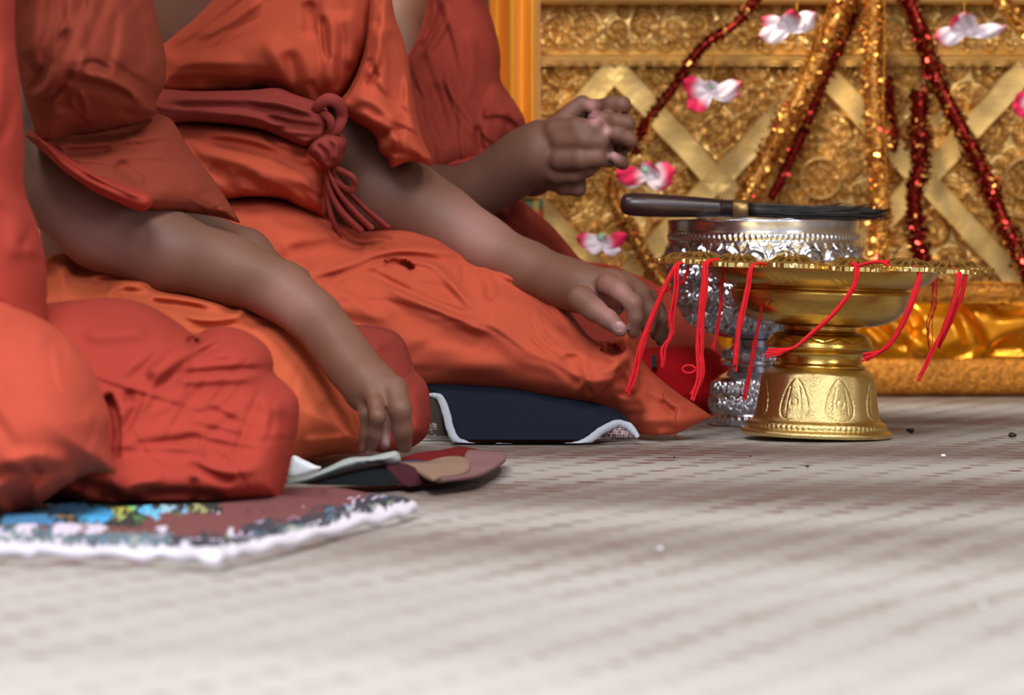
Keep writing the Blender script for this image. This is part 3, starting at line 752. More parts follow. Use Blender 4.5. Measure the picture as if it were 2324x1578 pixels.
foot = smooth_prof(prof([(0, 990), (120, 990), (163, 990), (170, 987), (171, 980), (163, 974), (158, 972), (157, 960), (148, 955), (143, 948), (139, 930), (135, 905), (132, 880), (129, 862), (124, 848), (112, 838), (98, 835), (60, 834)], ZB), 8)
mesh('foot', *lathe_grid(foot, 640, 1, tear), M['gold_foot'], tray, local=True)
neck = smooth_prof(prof([(90, 836), (104, 835), (105, 829), (99, 824), (97, 812), (100, 800), (113, 794), (121, 789), (121, 783), (119, 776), (112, 764), (98, 756), (84, 752), (82, 742), (90, 736)], ZB), 8)
def zig(TH, R, Z):
    z1 = (ZB - 770) * kg; a = (TH * 10 / (2 * np.pi)) % 1
    return -0.0005 * np.exp(-((Z - z1 - 0.004 * (1 - 2 * abs(a - .5)) + .002) / 0.0006) ** 2)
mesh('stem', *lathe_grid(neck, 320, 1, zig), M['gold_tray'], tray, local=True)
def bowlpat(TH, R, Z):
    z1 = (ZB - 700) * kg; a = (TH * 14 / (2 * np.pi)) % 1
    d = -0.0005 * np.exp(-((Z - z1 - 0.008 * np.exp(-((a - .5) / .16) ** 2) + .002) / 0.0005) ** 2)
    z2 = (ZB - 635) * kg; d += -0.0004 * np.exp(-((Z - z2) / 0.004) ** 2) * (0.5 + 0.5 * np.sin(TH * 90 + Z * 1200)) * (np.sin(TH * 11) > .2)
    return d
bowl = smooth_prof(prof([(60, 742), (95, 741), (130, 737), (158, 728), (182, 712), (199, 688), (205, 670), (206, 663), (203, 658), (196, 656), (198, 652), (216, 650), (234, 643), (250, 632), (262, 618), (268, 604), (262, 603), (240, 630), (200, 652), (120, 668), (0, 672)], ZB), 7)
mesh('bowl', *lathe_grid(bowl, 420, 1, bowlpat), M['gold_tray'], tray, local=True)
rimp = prof([(255, 604), (262, 606), (330, 606), (332, 600), (262, 598), (256, 600)], ZB)
mesh('rim', *lathe_grid(rimp + [rimp[0]], 200), M['gold_tray'], tray, local=True)
NM = 14; med0 = None
def medallion_mesh():
    rr = 76 * kg; n = 144; V = []; Fc = []; th = np.linspace(0, 2 * np.pi, n, endpoint=False)
    sc = 1 + 0.03 * abs(np.cos(th * 6)) - 0.02 + 0.012 * np.sign(np.cos(th * 36))
    rings = [(0.0, -6), (0.98, -6), (1.03, -5), (1.03, 4.5), (1.0, 6), (0.86, 6.4), (0.80, 4.8), (0.72, 4.8), (0.60, 8.5), (0.5, 12.0), (0.36, 16), (0.28, 17), (0.24, 15), (0.18, 18.5), (0.08, 20.5), (0.0, 21)]
    for i, (f, h) in enumerate(rings):
        lob = 1.0 + (0.3 * abs(np.cos(th * 6)) if 0.3 < f < 0.7 and h > 3 else 0)
        V.append(np.stack([rr * f * sc * np.cos(th), rr * f * sc * np.sin(th), np.full(n, 1.0) * h * kg * (lob if isinstance(lob, np.ndarray) else 1)], 1))
    V = np.concatenate(V); i = np.arange(len(rings) - 1)[:, None] * n; j = np.arange(n)[None, :]; k = (j + 1) % n
    return V, np.stack([i + j, i + k, i + n + k, i + n + j], -1).reshape(-1, 4)
V, Fc = medallion_mesh()
for k in range(NM):
    a = 2 * np.pi * (k + 0.35) / NM; loc = Vector((310 * kg * math.sin(a), -310 * kg * math.cos(a), (ZB - 605) * kg + (0.0012 if k % 2 else 0)))
    if med0 is None:
        med0 = mesh('medallion', V, Fc, M['gold_tray_rim'], tray, local=True); o = med0
        md = o.modifiers.new('edge', 'EDGE_SPLIT'); md.split_angle = 0.9
    else: o = med0.copy(); COL.objects.link(o)
    o.parent = tray; o.location = loc; o.rotation_euler = (0, 0, a)
# pale cloth heap inside the tray
V, Fc = ico((0, 0, 0), 1, 24, 14); V = np.array(V)
V = V * [0.030, 0.03, 0.006] * (1 + 0.05 * np.sin(V[:, :1] * 7 + V[:, 1:2] * 5)) + P(1800, 597, 3.68)
V[:, 2] -= 0.005
tag(mesh('powder_mound', V, Fc, M['pale']), 'pale flat heap lying inside the gold tray', 'offering')

# ================================================================ SILVER BOWL ON ITS STAND
YS = 3.986; ks = YS / F
def sprof(pts, zb): return [(r * ks, (zb - y) * ks) for r, y in pts]
ZS = 961; ca = empty('silver_stand', (P(1733, 480, YS)[0], YS, 0.0), 'embossed silver pedestal stand beneath the silver bowl', 'stand')
def spat(bands):
    cache = {}
    def f(TH, R, Z):
        out = np.zeros(TH.shape); Rr = 0.08
        for (ya, yb, sp, RR, pitch, dep, seed) in bands:
            za, zb = (ZS - yb) * ks, (ZS - ya) * ks
            U = TH / (2 * np.pi); n = max(6, int(round(2 * np.pi * Rr / (sp * ks)))); d = 2 * np.pi * Rr / n
            c = []; jmax = max(1, int(round((zb - za) / d)))
            for jj in range(jmax):
                zc = za + (jj + .5) * (zb - za) / jmax
                for ii in range(-1, n + 1): c.append((ii * d + (d / 2 if jj % 2 else 0), zc))
            out += dep * scroll_field(U * 2 * np.pi * Rr, Z, c, RR * ks, pitch * ks, seed) * ((Z > za - RR * ks * .3) & (Z < zb + RR * ks * .3))
        return out
    return f
stp = smooth_prof(sprof([(0, 961), (115, 961), (122, 960), (122, 940), (118, 936), (120, 925), (119, 900), (114, 872), (104, 855), (90, 846), (82, 838), (88, 832), (98, 826), (98, 816), (92, 811), (94, 800), (82, 788), (70, 780), (72, 772), (60, 768), (0, 768)], ZS), 9)
spf = spat([(862, 930, 34, 19, 9, 0.0028, 3), (790, 815, 20, 11, 6, 0.0014, 5)])
def stand_d(TH, R, Z):
    zb = (ZS - 948) * ks
    return spf(TH, R, Z) + 0.0014 * np.exp(-((Z - zb) / 0.0022) ** 2) * (0.5 + 0.5 * np.cos(TH * 46)) * (R > .045)
mesh('stand_body', *lathe_grid(stp, 720, 1, stand_d), M['silver'], ca, local=True)
bo = empty('silver_bowl', (P(1733, 480, YS)[0], YS, (ZS - 768) * ks), 'large embossed silver bowl with a plain polished lip behind the gold tray', 'bowl')
off = (ZS - 768) * ks
bpf = spat([(588, 745, 62, 36, 15, 0.005, 7)])
def bowl_d(TH, R, Z0):
    Z = Z0 + off; out = bpf(TH, R, Z) * np.clip((ZS - 588 - Z / ks) / 12, 0, 1)
    z1 = (ZS - 537) * ks; out = out + 0.0013 * np.exp(-((Z - z1) / 0.0022) ** 2) * (0.5 + 0.5 * np.cos(TH * 104))
    for yy, a in ((527, .0006), (547, .0006)): out += a * np.exp(-((Z - (ZS - yy) * ks) / 0.0006) ** 2)
    t = (TH * 52 / (2 * np.pi)) % 1; z2 = (ZS - 550) * ks; h = (z2 - Z) / 0.010
    out += 0.0012 * (abs(t - .5) < .42 * np.clip(1 - h, 0, 1)) * (h > 0) * (h < 1)
    # arched leaves
    t = (TH * 20 / (2 * np.pi)) % 1 - .5; z3 = (ZS - 590) * ks; rr = np.hypot(t * 2 * np.pi * .09 / 20, Z - z3)
    out += 0.003 * np.exp(-((rr - 0.011) / 0.0022) ** 2) * (Z > z3) + 0.002 * np.exp(-((rr - 0.005) / 0.0016) ** 2) * (Z > z3)
    return out
bp_ = smooth_prof([(r, z - off) for r, z in sprof([(0, 768), (60, 768), (88, 765), (112, 757), (150, 735), (178, 708), (195, 675), (206, 640), (213, 610), (215, 580), (216, 545), (217, 515), (218, 500), (216, 498), (212, 500), (210, 540), (205, 620), (170, 700), (90, 755), (0, 760)], ZS)], 14)
mesh('bowl_body', *lathe_grid(bp_, 840, 1, bowl_d), M['silver'], bo, local=True)
# ================================================================ BRUSH ON THE BOWL
YB = 3.93; br = empty('ritual_brush', tuple(P(1700, 495, YB)), 'black-handled bristle brush resting across the silver bowl', 'brush')
def brush_axis(px): return np.array([px, 463 + (px - 1410) * 0.0435 - 0, YB])
def bpt(px, dy=0, Y=YB): return P(px, 463 + (px - 1410) * 0.0435 + dy, Y)
hx = [(1408, 3), (1409, 12), (1413, 19), (1422, 24.5), (1440, 26.5), (1470, 27), (1520, 25.5), (1580, 23.5), (1630, 21), (1640, 20.5)]
W = np.array([bpt(a) for a, r in hx]); mbh = MB().add(*tube(W, [r * YB / F for a, r in hx], 28, up=(0, 0, 1)))
mbh.build('handle', M['black_wood'], br)
rg = []
for a in range(1638, 1665): rg.append((a, 20.5 + 2.2 * math.sin((a - 1638) / 27 * 2 * math.pi * 4)))
MB().add(*tube(np.array([bpt(a) for a, r in rg]), [r * YB / F for a, r in rg], 28)).build('grip_rings', M['black_wood'], br)
fr_ = [(1662, 19), (1663, 21), (1690, 21.5), (1697, 21.5), (1698, 19)]
MB().add(*tube(np.array([bpt(a) for a, r in fr_]), [r * YB / F for a, r in fr_], 28)).build('ferrule', M['brass'], br)
mb = MB()
for k in range(230):
    a = random.uniform(0, 2 * math.pi); r = math.sqrt(random.random()); sy, sd = r * math.sin(a) * 16, r * math.cos(a) * 0.007
    ex = random.gauss(0, 1); ln = random.uniform(1930, 2026)
    if k < 30: e_dy = -random.uniform(10, 26); ln = random.uniform(1900, 2015)
    else: e_dy = sy * 0.85 + ex * 3
    e_d = sd * 1.5 + random.gauss(0, .003)
    c = [bpt(1695 + (ln - 1695) * t, sy * (1 - t) + e_dy * t * t + sy * t * (1 - t) + 2.5 * math.sin(t * 3) - 2 * t * (k >= 30), YB + sd * (1 - t) + e_d * t) for t in (0, .25, .5, .75, 1)]
    mb.add(*tube(catmull(c, 2), np.linspace(0.00045, 0.00022, 9), 5))
o = mb.build('bristles', M['bristle'], br); o['kind'] = 'stuff'
# ================================================================ RED THREADS ON THE TRAY RIM
def rimY(px, back=False):
    dx = (px - 1866) * kg; v = max(0.0, 0.1500 ** 2 - dx * dx); return YG + (math.sqrt(v) if back else -math.sqrt(v) - 0.0)
def threads(pts, label, back=False, n=5, spread=4.5, r=2.7, dY=-0.004, rim=None, loop=None):
    mb = MB(); pts = list(pts)
    px0 = pts[1][0] if rim else pts[0][0]; Y0 = rimY(max(1490, min(2240, px0)), back) + (0.006 if back else dY)
    for k in range(n):
        a = 2 * math.pi * k / n; c = []
        for i, p in enumerate(pts):
            t = i / (len(pts) - 1); sp = spread * (0.6 + 0.9 * t * abs(math.sin(t * 2.9 + k))) * (0.6 if t > .85 else 1)
            inward = (0.03 if not back else -0.03) if (rim and i == 0) else (0.004 if rim and i == 1 else 0)
            c.append(P(p[0] + sp * math.cos(a + 2.5 * t) * .9 + random.uniform(-2.2, 2.2), p[1] + sp * .3 * math.sin(a + t) + (random.uniform(-14, 10) if i == len(pts) - 1 else 0), Y0 + inward + 0.0016 * math.sin(a + 3 * t)))
        cc = catmull(c, 10); mb.add(*tube(cc, r * kg * (1 + 0.12 * np.sin(np.arange(len(cc)) * 1.3)), 6))
        if k < 2:   # ply twisted alongside
            sh = np.array([0.0009, -0.0006, 0.0]); w = np.arange(len(cc))[:, None] * 0.55
            mb.add(*tube(cc + sh * np.cos(w) + np.array([0, 0.0009, 0.0006]) * np.sin(w), r * kg * .7, 5))
    if loop:
        cx, cy, rr = loop
        c = [P(pts[-2][0], pts[-2][1] - 30, Y0)] + [P(cx + rr * 1.3 * math.cos(t), cy + rr * math.sin(t) * .8, Y0) for t in np.linspace(0, 5.6, 16)]
        c.append(P(pts[-2][0], pts[-2][1] + 10, Y0)); mb.add(*tube(catmull(c, 4), r * .8 * kg, 6))
    tag(mb.build('red_thread', M['red_thread']), label, 'thread', 'red threads hanging from the tray rim')
threads([(1560, 594), (1536, 602), (1508, 655), (1478, 725), (1455, 790), (1440, 850), (1424, 890)], 'red thread hanging furthest to the left over the orange robe', rim=1, n=6, spread=6)
threads([(1552, 594), (1538, 603), (1534, 660), (1524, 720), (1524, 760), (1508, 790), (1506, 830)], 'short red thread ending in a single strand near the left rim', rim=1, n=4, spread=5)
threads([(1650, 591), (1604, 596), (1599, 650), (1590, 720), (1588, 790), (1590, 850), (1573, 905)], 'thick red thread bundle with a curled loop near its frayed end', rim=1, n=7, spread=8, loop=(1563, 838, 11))
threads([(1745, 597), (1706, 604), (1696, 655), (1680, 730), (1672, 790), (1668, 835)], 'narrow red thread hanging in front of the silver stand', rim=1, n=5, spread=4.5)
threads([(1925, 598), (1944, 604), (1938, 650), (1898, 705), (1848, 752), (1800, 790), (1740, 806)], 'long red thread swept diagonally across the gold stem', rim=1, n=8, spread=5)
threads([(2040, 602), (2084, 612), (2078, 660), (2048, 735), (2010, 790), (1962, 812)], 'red thread slanting from the right of the bowl to the stem', rim=1, n=8, spread=5)
threads([(2150, 606), (2176, 622), (2166, 680), (2142, 745), (2110, 810), (2088, 856)], 'long red thread hanging over the orange satin at the right', rim=1, n=6, spread=4.5)
threads([(2192, 622), (2182, 672), (2155, 730), (2128, 785)], 'dark red thread beside the long one at the right', n=4, spread=4)
threads([(2122, 606), (2119, 690), (2108, 740), (2112, 790)], 'thin red thread hanging behind the right side of the tray', back=True, n=3, spread=6, r=1.2)
threads([(1642, 606), (1636, 680), (1626, 760), (1618, 800)], 'red thread hanging before the silver bowl behind the left rim', back=False, n=4, spread=3, r=1.6, dY=0.05)
threads([(1745, 606), (1722, 735), (1708, 800), (1692, 912)], 'dark red thread dangling between the silver stand and gold foot', back=False, n=4, spread=4, r=1.6, dY=0.09)
threads([(1562, 603), (1548, 640), (1510, 660), (1490, 668)], 'faint red thread curling away at the far left of the rim', back=False, n=4, spread=6, r=1.3, dY=0.03)
threads([(1950, 603), (1975, 596), (2000, 595), (2018, 606)], 'short red loop lying on the tray rim between medallions', n=5, spread=4)
# crumbs on the mat
def crumb(px, py, r, c, label, name='crumb', flat=.6):
    Y = F * CAMH / (py - HOR); V, Fc = ico((0, 0, 0), 1, 10, 7); V = np.array(V)
    V = V * (1 + 0.25 * np.sin(V * 4 + px)) * [r * Y / F, r * Y / F * 1.2, r * Y / F * flat]
    V = V + np.array([(px - CX) * Y / F, Y, r * Y / F * flat * .9])
    tag(mesh(name, V, Fc, M[c]), label, 'crumb')
M['crumb_w'] = plain('white_crumb', (232, 232, 240), 0.5); M['crumb_b'] = plain('black_crumb', (30, 26, 24), 0.6)
crumb(2067, 982, 9, 'crumb_b', 'black crumb on the mat just right of the gold foot')
crumb(2297, 993, 9, 'crumb_b', 'black crumb on the mat near the right edge')
crumb(1498, 1249, 7, 'crumb_w', 'white crumb alone on the mat below the tray')
crumb(2141, 1037, 5, 'crumb_w', 'small white crumb on the mat right of the tray')
crumb(1832, 1061, 4, 'crumb_b', 'tiny dark crumb on the mat below the gold foot')
crumb(1703, 1037, 3, 'crumb_b', 'tiny dark speck on the mat left below the gold foot')
crumb(1530, 1040, 3, 'crumb_b', 'tiny dark speck on the mat below the robe tip')
crumb(2232, 1378, 8, 'crumb_w', 'blurred white crumb near the lower right corner')
# ================================================================ THE SEATED NOVICES
def skin_mat():
    m = plain('brown_skin', (128, 88, 74), 0.55, bump=0.12, bscale=350, vcol=True, spec=0.35)
    b = m.node_tree.nodes['Principled BSDF']; b.inputs['Subsurface Weight'].default_value = 0.08
    b.inputs['Subsurface Radius'].default_value = (0.01, 0.004, 0.002); b.inputs['Subsurface Scale'].default_value = 0.3
    return m
M['skin'] = skin_mat()
M['nail'] = plain('nail', (158, 116, 112), 0.35)
M['robe_coral'] = cloth('coral_cotton', (174, 71, 53))
M['robe_coral2'] = cloth('red_coral_cotton', (160, 57, 45))
M['robe_rust'] = cloth('rust_cotton', (134, 56, 40))
M['robe_orange'] = cloth('orange_cotton', (184, 84, 53))
M['robe_orange2'] = cloth('burnt_orange_cotton', (177, 75, 52))
M['robe_sash'] = cloth('brick_sash_cotton', (134, 52, 46))
M['robe_red'] = cloth('brick_red_cotton', (144, 54, 42))
M['patch'] = cloth('dark_red_cotton', (135, 50, 41))
M['seam'] = plain('seam_thread', (120, 30, 24), 0.9)
SK = np.array(lin((112, 76, 62))[:3]); PK = np.array(lin((186, 132, 128))[:3])
def skincol(spots=()):
    def f(V):
        c = np.tile(SK, (len(V), 1)); px, py = topx(V)
        for (sx, sy, sr, amt, col) in spots:
            w = np.exp(-((px - sx) ** 2 + (py - sy) ** 2) / sr ** 2)[:, None] * amt
            c = c * (1 - w) + np.array(lin(col)[:3]) * w
        n = 0.06 * np.sin(V[:, 0] * 90 + 3 * np.sin(V[:, 2] * 70)) * np.sin(V[:, 1] * 80)
        return c * (1 + n[:, None])
    return f
def seam(pts, Yf, parent, r=1.1, n=6):
    """thin stitched seam lying on a cloth surface"""
    c = catmull(pts, n); W = np.array([P(a, b, Yf) for a, b in c])
    MB().add(*tube(W, r * Yf / F, 5)).build('seam', M['seam'], parent)
def figure(cx, Yc, s=1.0, face=1.0, lean=0.0):
    """hidden rest of a seated body: pelvis, folded legs, torso, neck, head (world metres), facing +x"""
    x = cx; g = []
    A = lambda a, b, c: np.array([x + a * s, Yc + b * s, c * s])
    g.append((['e', A(0, 0, .10), np.array([.085, .11, .08]) * s, None], ['c', A(0, 0, .12), A(.01 + lean, 0, .34), .085 * s, .088 * s],
              ['c', A(.0 + lean, -.08, .40), A(lean, .08, .40), .055 * s, .055 * s], ['e', A(.01 + lean, 0, .33), np.array([.085, .12, .11]) * s, None],
              ['c', A(lean, 0, .42), A(.02 + lean, 0, .50), .04 * s, .036 * s]))
    return g
def head(cx, Yc, z, s=1.0):
    c = np.array([cx, Yc, z]); f = lambda a, b, d: c + np.array([a, b, d]) * s
    return [[('e', f(0, 0, 0), np.array([.088, .07, .105]) * s, None), ('e', f(.02, 0, -.05), np.array([.062, .055, .062]) * s, None),
             ('e', f(.088, 0, -.018), np.array([.014, .012, .022]) * s, None), ('e', f(.07, 0, -.062), np.array([.016, .024, .008]) * s, None),
             ('e', f(-.008, .07, -.01), np.array([.018, .008, .028]) * s, None), ('e', f(-.008, -.07, -.01), np.array([.018, .008, .028]) * s, None)], .012 * s, .02]

# ---------------------------------------------------------------- person 0: nearest, cut by the left edge
p0 = empty('person', tuple(P(-120, 480, 2.95)[:2]) + (0.006,), 'person in a coral robe kneeling at the left edge, arm and face out of view', 'person', 'novices seated in a row')
x0 = P(-230, 480, 2.97)[0]
g = [([('c', np.array([x0 - .02, 2.99, .11]), np.array([x0, 2.99, .36]), .045, .05), ('e', np.array([x0, 2.99, .36]), np.array([.05, .09, .09]), None),
       ('c', np.array([x0, 2.97, .4]), np.array([x0 + .015, 2.97, .52]), .042, .036)], .04, .02),
     ([('c', P(-60, 900, 2.97), P(440, 930, 2.97), .06, .045), ('c', P(440, 930, 2.97), P(200, 1060, 3.0), .04, .03)], .02, .02),
     (chain([(-60, 1085, 2.82, 34), (40, 1150, 2.80, 26), (95, 1168, 2.79, 19), (128, 1176, 2.785, 12)]), .01, .01), tuple(head(x0 + .02, 2.97, .60))]
body('body', g, [(P(0, 1190, 2.78), P(140, 1120, 2.84))], M['skin'], p0, fine=.004, coarse=.011, colf=skincol())
drape('robe_top', [(-330, -520), (-40, -520), (20, -200), (33, -40), (34, 90), (48, 210), (54, 330), (56, 430), (88, 520), (104, 600), (106, 690), (90, 760), (-100, 800), (-360, 760), (-400, 300)],
      [(-100, 300, 2.90), (60, 600, 2.90), (0, -200, 2.93)], .10, 150, M['robe_coral2'], p0,
      strokes=[([(10, 100), (0, 220), (-20, 330)], 14, 7), ([(-8, 330), (18, 280), (34, 210)], 8, -7), ([(40, 440), (60, 540), (90, 590)], 12, 6), ([(45, 570), (70, 520), (78, 500)], 10, -6), ([(-40, 420), (30, 480), (40, 600)], 20, 6)],
      step=7, wr=(3, 40), seed=3, auto=[(10, 80, 12, 220, 10, 4, None)])
drape('robe_skirt', [(-330, 700), (60, 690), (110, 688), (180, 680), (262, 676), (330, 690), (392, 724), (440, 757), (478, 744), (520, 742), (566, 756), (606, 786), (620, 820), (622, 845), (650, 872), (676, 905), (678, 960), (668, 1010), (655, 1070), (645, 1110), (637, 1143, 1), (560, 1150), (450, 1158), (300, 1163), (190, 1160), (130, 1140), (-60, 1150), (-330, 1150)],
      [(100, 700, 2.98), (640, 850, 3.0), (640, 1140, 2.93), (0, 1150, 2.90), (300, 900, 2.95), (640, 1000, 2.96)], .085, 80, M['robe_coral2'], p0,
      strokes=[([(330, 860), (400, 800), (440, 770)], 12, 9), ([(300, 960), (360, 860), (430, 800), (520, 760)], 10, 7), ([(260, 1010), (330, 900), (400, 835)], 9, -6),
               ([(428, 766), (440, 776), (446, 768)], 13, -26, 'p'), ([(395, 850), (460, 845), (540, 838), (612, 838)], 6, -6), ([(390, 866), (480, 862), (600, 856)], 10, 4), ([(440, 812), (500, 780), (560, 762)], 9, -6),
               ([(240, 890), (262, 950), (264, 1045)], 11, -18, 'p'), ([(292, 885), (296, 920)], 9, -10), ([(290, 1008), (380, 1005), (470, 985)], 9, -4), ([(420, 1045), (500, 1085), (540, 1090)], 10, -5),
               ([(410, 1040), (500, 1070), (600, 1060)], 12, 4), ([(150, 1090), (220, 1110), (330, 1150)], 14, -9), ([(330, 1150), (340, 1125), (420, 1120), (520, 1130)], 9, -8), ([(440, 1080), (440, 1150)], 8, -5),
               ([(600, 870), (560, 960), (530, 1060)], 9, -2.5), ([(180, 760), (260, 760), (340, 750)], 18, 3), ([(380, 1090), (300, 1100), (260, 1150)], 14, 6), ([(640, 900), (655, 1000), (640, 1090)], 14, -3)],
      step=4.5, wr=(2.2, 45), seed=5, auto=[(14,-32,22,200,9,3,(280,760,640,1000)), (9,4,10,260,12,3,(280,880,680,1140)), (8, 60, 20, 120, 7, 3, (250, 1000, 680, 1150))])
drape('robe_knee', [(-330, 640), (-60, 662), (10, 680), (50, 700), (110, 732), (150, 762), (185, 800), (215, 850), (236, 905), (250, 950), (248, 1000), (258, 1050), (262, 1076), (225, 1072), (180, 1084), (160, 1098), (140, 1108), (95, 1140), (40, 1158), (-20, 1178), (-330, 1190)],
      [(0, 700, 2.83), (200, 900, 2.82), (0, 1150, 2.77), (250, 1070, 2.80), (-300, 900, 2.80)], .11, 170, M['robe_coral'], p0,
      strokes=[([(-40, 715), (40, 720), (130, 780)], 22, 5), ([(0, 1060), (80, 1040), (170, 1060)], 20, 6), ([(0, 1150), (60, 1090), (100, 1060)], 16, -8), ([(-60, 1100), (0, 1080), (60, 1070)], 14, -6), ([(60, 1130), (120, 1090), (180, 1075)], 10, 6)],
      step=5, wr=(3, 60), seed=8, auto=[(8, 70, 20, 220, 16, 3, (0, 700, 260, 1150)), (12, -25, 15, 160, 9, 3, (0, 1020, 250, 1180))])

# ---------------------------------------------------------------- person 1
p1 = empty('person', tuple(P(330, 480, 3.42)[:2]) + (0.006,), 'person in a dark rust upper robe pressing one hand down on an orange-draped knee', 'person', 'novices seated in a row')
x1 = P(200, 480, 3.4)[0]
far1 = chain([(330, 500, 3.44, 46), (450, 522, 3.44, 46), (560, 572, 3.42, 44), (660, 650, 3.38, 40), (735, 735, 3.30, 34)])
arm1 = chain([(40, 150, 3.36, 60), (60, 290, 3.34, 64), (122, 420, 3.32, 78), (235, 512, 3.31, 86), (380, 572, 3.30, 76), (520, 612, 3.28, 62), (640, 662, 3.255, 50), (715, 722, 3.23, 42), (768, 788, 3.205, 38), (800, 835, 3.19, 42)])
palm1 = chain([(790, 820, 3.19, 42), (832, 872, 3.17, 44), (848, 890, 3.165, 38)]) + chain([(800, 835, 3.19, 38), (822, 905, 3.17, 26)]) + chain([(800, 825, 3.19, 38), (890, 885, 3.16, 31)]) + chain([(810, 850, 3.18, 36), (856, 896, 3.155, 24)])
fing1 = [(chain([(895, 884, 3.155, 31), (908, 930, 3.14, 25), (913, 975, 3.145, 22.5), (918, 1012, 3.155, 18)]), .004, .004),
         (chain([(842, 885, 3.155, 20), (853, 920, 3.14, 17), (857, 946, 3.132, 17), (850, 985, 3.14, 13.5), (844, 1018, 3.155, 12)]), .004, .004),
         (chain([(815, 890, 3.165, 17), (829, 940, 3.155, 13), (828, 985, 3.16, 11.5), (824, 1020, 3.165, 10)]), .004, .004),
         (chain([(870, 925, 3.22, 18), (872, 965, 3.21, 15), (874, 1010, 3.20, 13)]), .004, .003)]
tors1 = [('c', np.array([x1, 3.44, .11]), np.array([x1 - .01, 3.44, .34]), .04, .04), ('e', np.array([x1-.01, 3.42, .37]), np.array([.04, .08, .06]), None), ('c', np.array([x1, 3.42, .4]), np.array([x1 + .015, 3.42, .52]), .042, .036)]
legs1 = [('c', P(300, 760, 3.44), P(700, 880, 3.42), .05, .035), ('c', P(700, 900, 3.42), P(450, 980, 3.44), .035, .028)]
body('body', [(tors1, .04, .02), (legs1, .02, .02), (far1, .02, .02), (arm1, .03, .004), (palm1, .012, .012)] + fing1 + [tuple(head(x1 + .02, 3.42, .60))],
     [(P(745, 1040, 3.12), P(945, 800, 3.21))], M['skin'], p1, fine=.0019, coarse=.0065, colf=skincol([(200, 560, 140, .35, (176, 132, 128)), (640, 700, 60, .5, (172, 128, 122)), (874, 1000, 16, .9, (190, 150, 152)), (440, 500, 90, .3, (96, 70, 62))]))  # broad pink spots paint lit skin on the arms; small one colours a fingertip
for a, b in ((826, 1006), (843, 1004)):
    pass
drape('robe_skirt', [(-120, 700), (-60, 640), (60, 625), (95, 612), (100, 592), (118, 580), (150, 575), (168, 585), (188, 601), (215, 598), (250, 590), (295, 584), (336, 581), (350, 592), (400, 606), (480, 612), (545, 634), (610, 660), (665, 690), (708, 735), (745, 800), (790, 885), (820, 930), (838, 985), (838, 1020), (815, 1030), (760, 1032), (700, 1045), (650, 1075), (560, 1090), (300, 1080), (60, 1040), (-120, 960)],
      [(100, 600, 3.38), (480, 620, 3.40), (700, 740, 3.36), (830, 1000, 3.29), (600, 1080, 3.24), (200, 900, 3.30)], .125, 170, M['robe_orange'], p1,
      strokes=[([(165, 660), (230, 622), (300, 612), (400, 622), (520, 640)], 10, 8), ([(180, 700), (260, 655), (330, 640), (430, 644), (520, 655)], 9, 7), ([(170, 640), (220, 635), (300, 630), (440, 634)], 6, -7),
               ([(150, 640), (176, 610), (186, 604)], 10, -9), ([(225, 680), (245, 650), (235, 632)], 6, -6), ([(320, 672), (400, 676), (470, 690), (530, 706)], 8, 7), ([(330, 686), (400, 691), (475, 704)], 8, -8),
               ([(400, 712), (470, 725), (540, 715), (548, 690), (520, 675)], 8, 8), ([(420, 735), (500, 745), (600, 735), (690, 740)], 8, -6), ([(560, 690), (620, 715), (680, 735), (698, 726)], 8, 7), ([(230, 660), (300, 665), (460, 672), (520, 680)], 8, -4),
               ([(340, 590), (352, 612), (400, 618)], 7, 6), ([(640, 820), (700, 860), (760, 920)], 40, 3), ([(680, 1005), (760, 1000), (830, 985)], 12, 4), ([(700, 1025), (770, 1018), (830, 1010)], 7, -5), ([(820, 925), (835, 960)], 8, -6)],
      step=4, wr=(1.6, 50), seed=12, auto=[(18, 8, 10, 240, 7, 3.5, (150, 600, 700, 720)), (10, 60, 20, 200, 12, 2.5, (500, 750, 840, 1040))])
drape('robe_hem', [(770, 745), (815, 738), (850, 739), (895, 752), (918, 775), (930, 805), (941, 838), (956, 856), (968, 872), (975, 900), (978, 950), (970, 985), (948, 1008), (915, 1022), (850, 1025), (800, 980), (780, 860)],
      [(820, 740, 3.42), (970, 900, 3.42), (900, 1020, 3.36), (800, 900, 3.34)], .035, 50, M['patch'], p1,
      strokes=[([(846, 790), (880, 770), (905, 765)], 14, 3), ([(920, 850), (905, 880), (905, 930)], 8, -3), ([(940, 870), (955, 940), (940, 1000)], 16, 4)], step=4, wr=(1.2, 40), seed=15, auto=[(6, 70, 20, 120, 8, 2, None)])
seam([(828, 742), (870, 748), (905, 764), (922, 795), (930, 835), (926, 850)], 3.362, p1)
drape('robe_wrap', [(60, 300), (140, 285), (220, 275), (300, 262), (352, 258), (385, 268), (402, 290), (428, 335), (468, 385), (500, 430), (528, 475), (547, 508, 1), (500, 494), (430, 484), (350, 480), (300, 470), (220, 440), (140, 380), (80, 330)],
      [(200, 290, 3.34), (400, 300, 3.38), (540, 500, 3.37), (200, 420, 3.26)], .05, 60, M['robe_rust'], p1,
      strokes=[([(130, 300), (240, 285), (350, 262)], 10, 5), ([(150, 318), (260, 306), (330, 296)], 8, -9), ([(110, 330), (220, 325), (350, 310), (400, 305)], 10, 6), ([(140, 345), (210, 345), (260, 338)], 8, -7),
               ([(260, 372), (300, 398), (330, 420)], 12, -12), ([(200, 360), (320, 352), (400, 350)], 12, 4), ([(340, 440), (420, 400), (480, 430)], 30, 3), ([(340, 473), (440, 478), (530, 498)], 4, 2)],
      step=4, wr=(1.6, 40), seed=17, auto=[(16, 8, 12, 200, 7, 3, None), (6, 40, 15, 140, 9, 3, None)], Tb=.03)
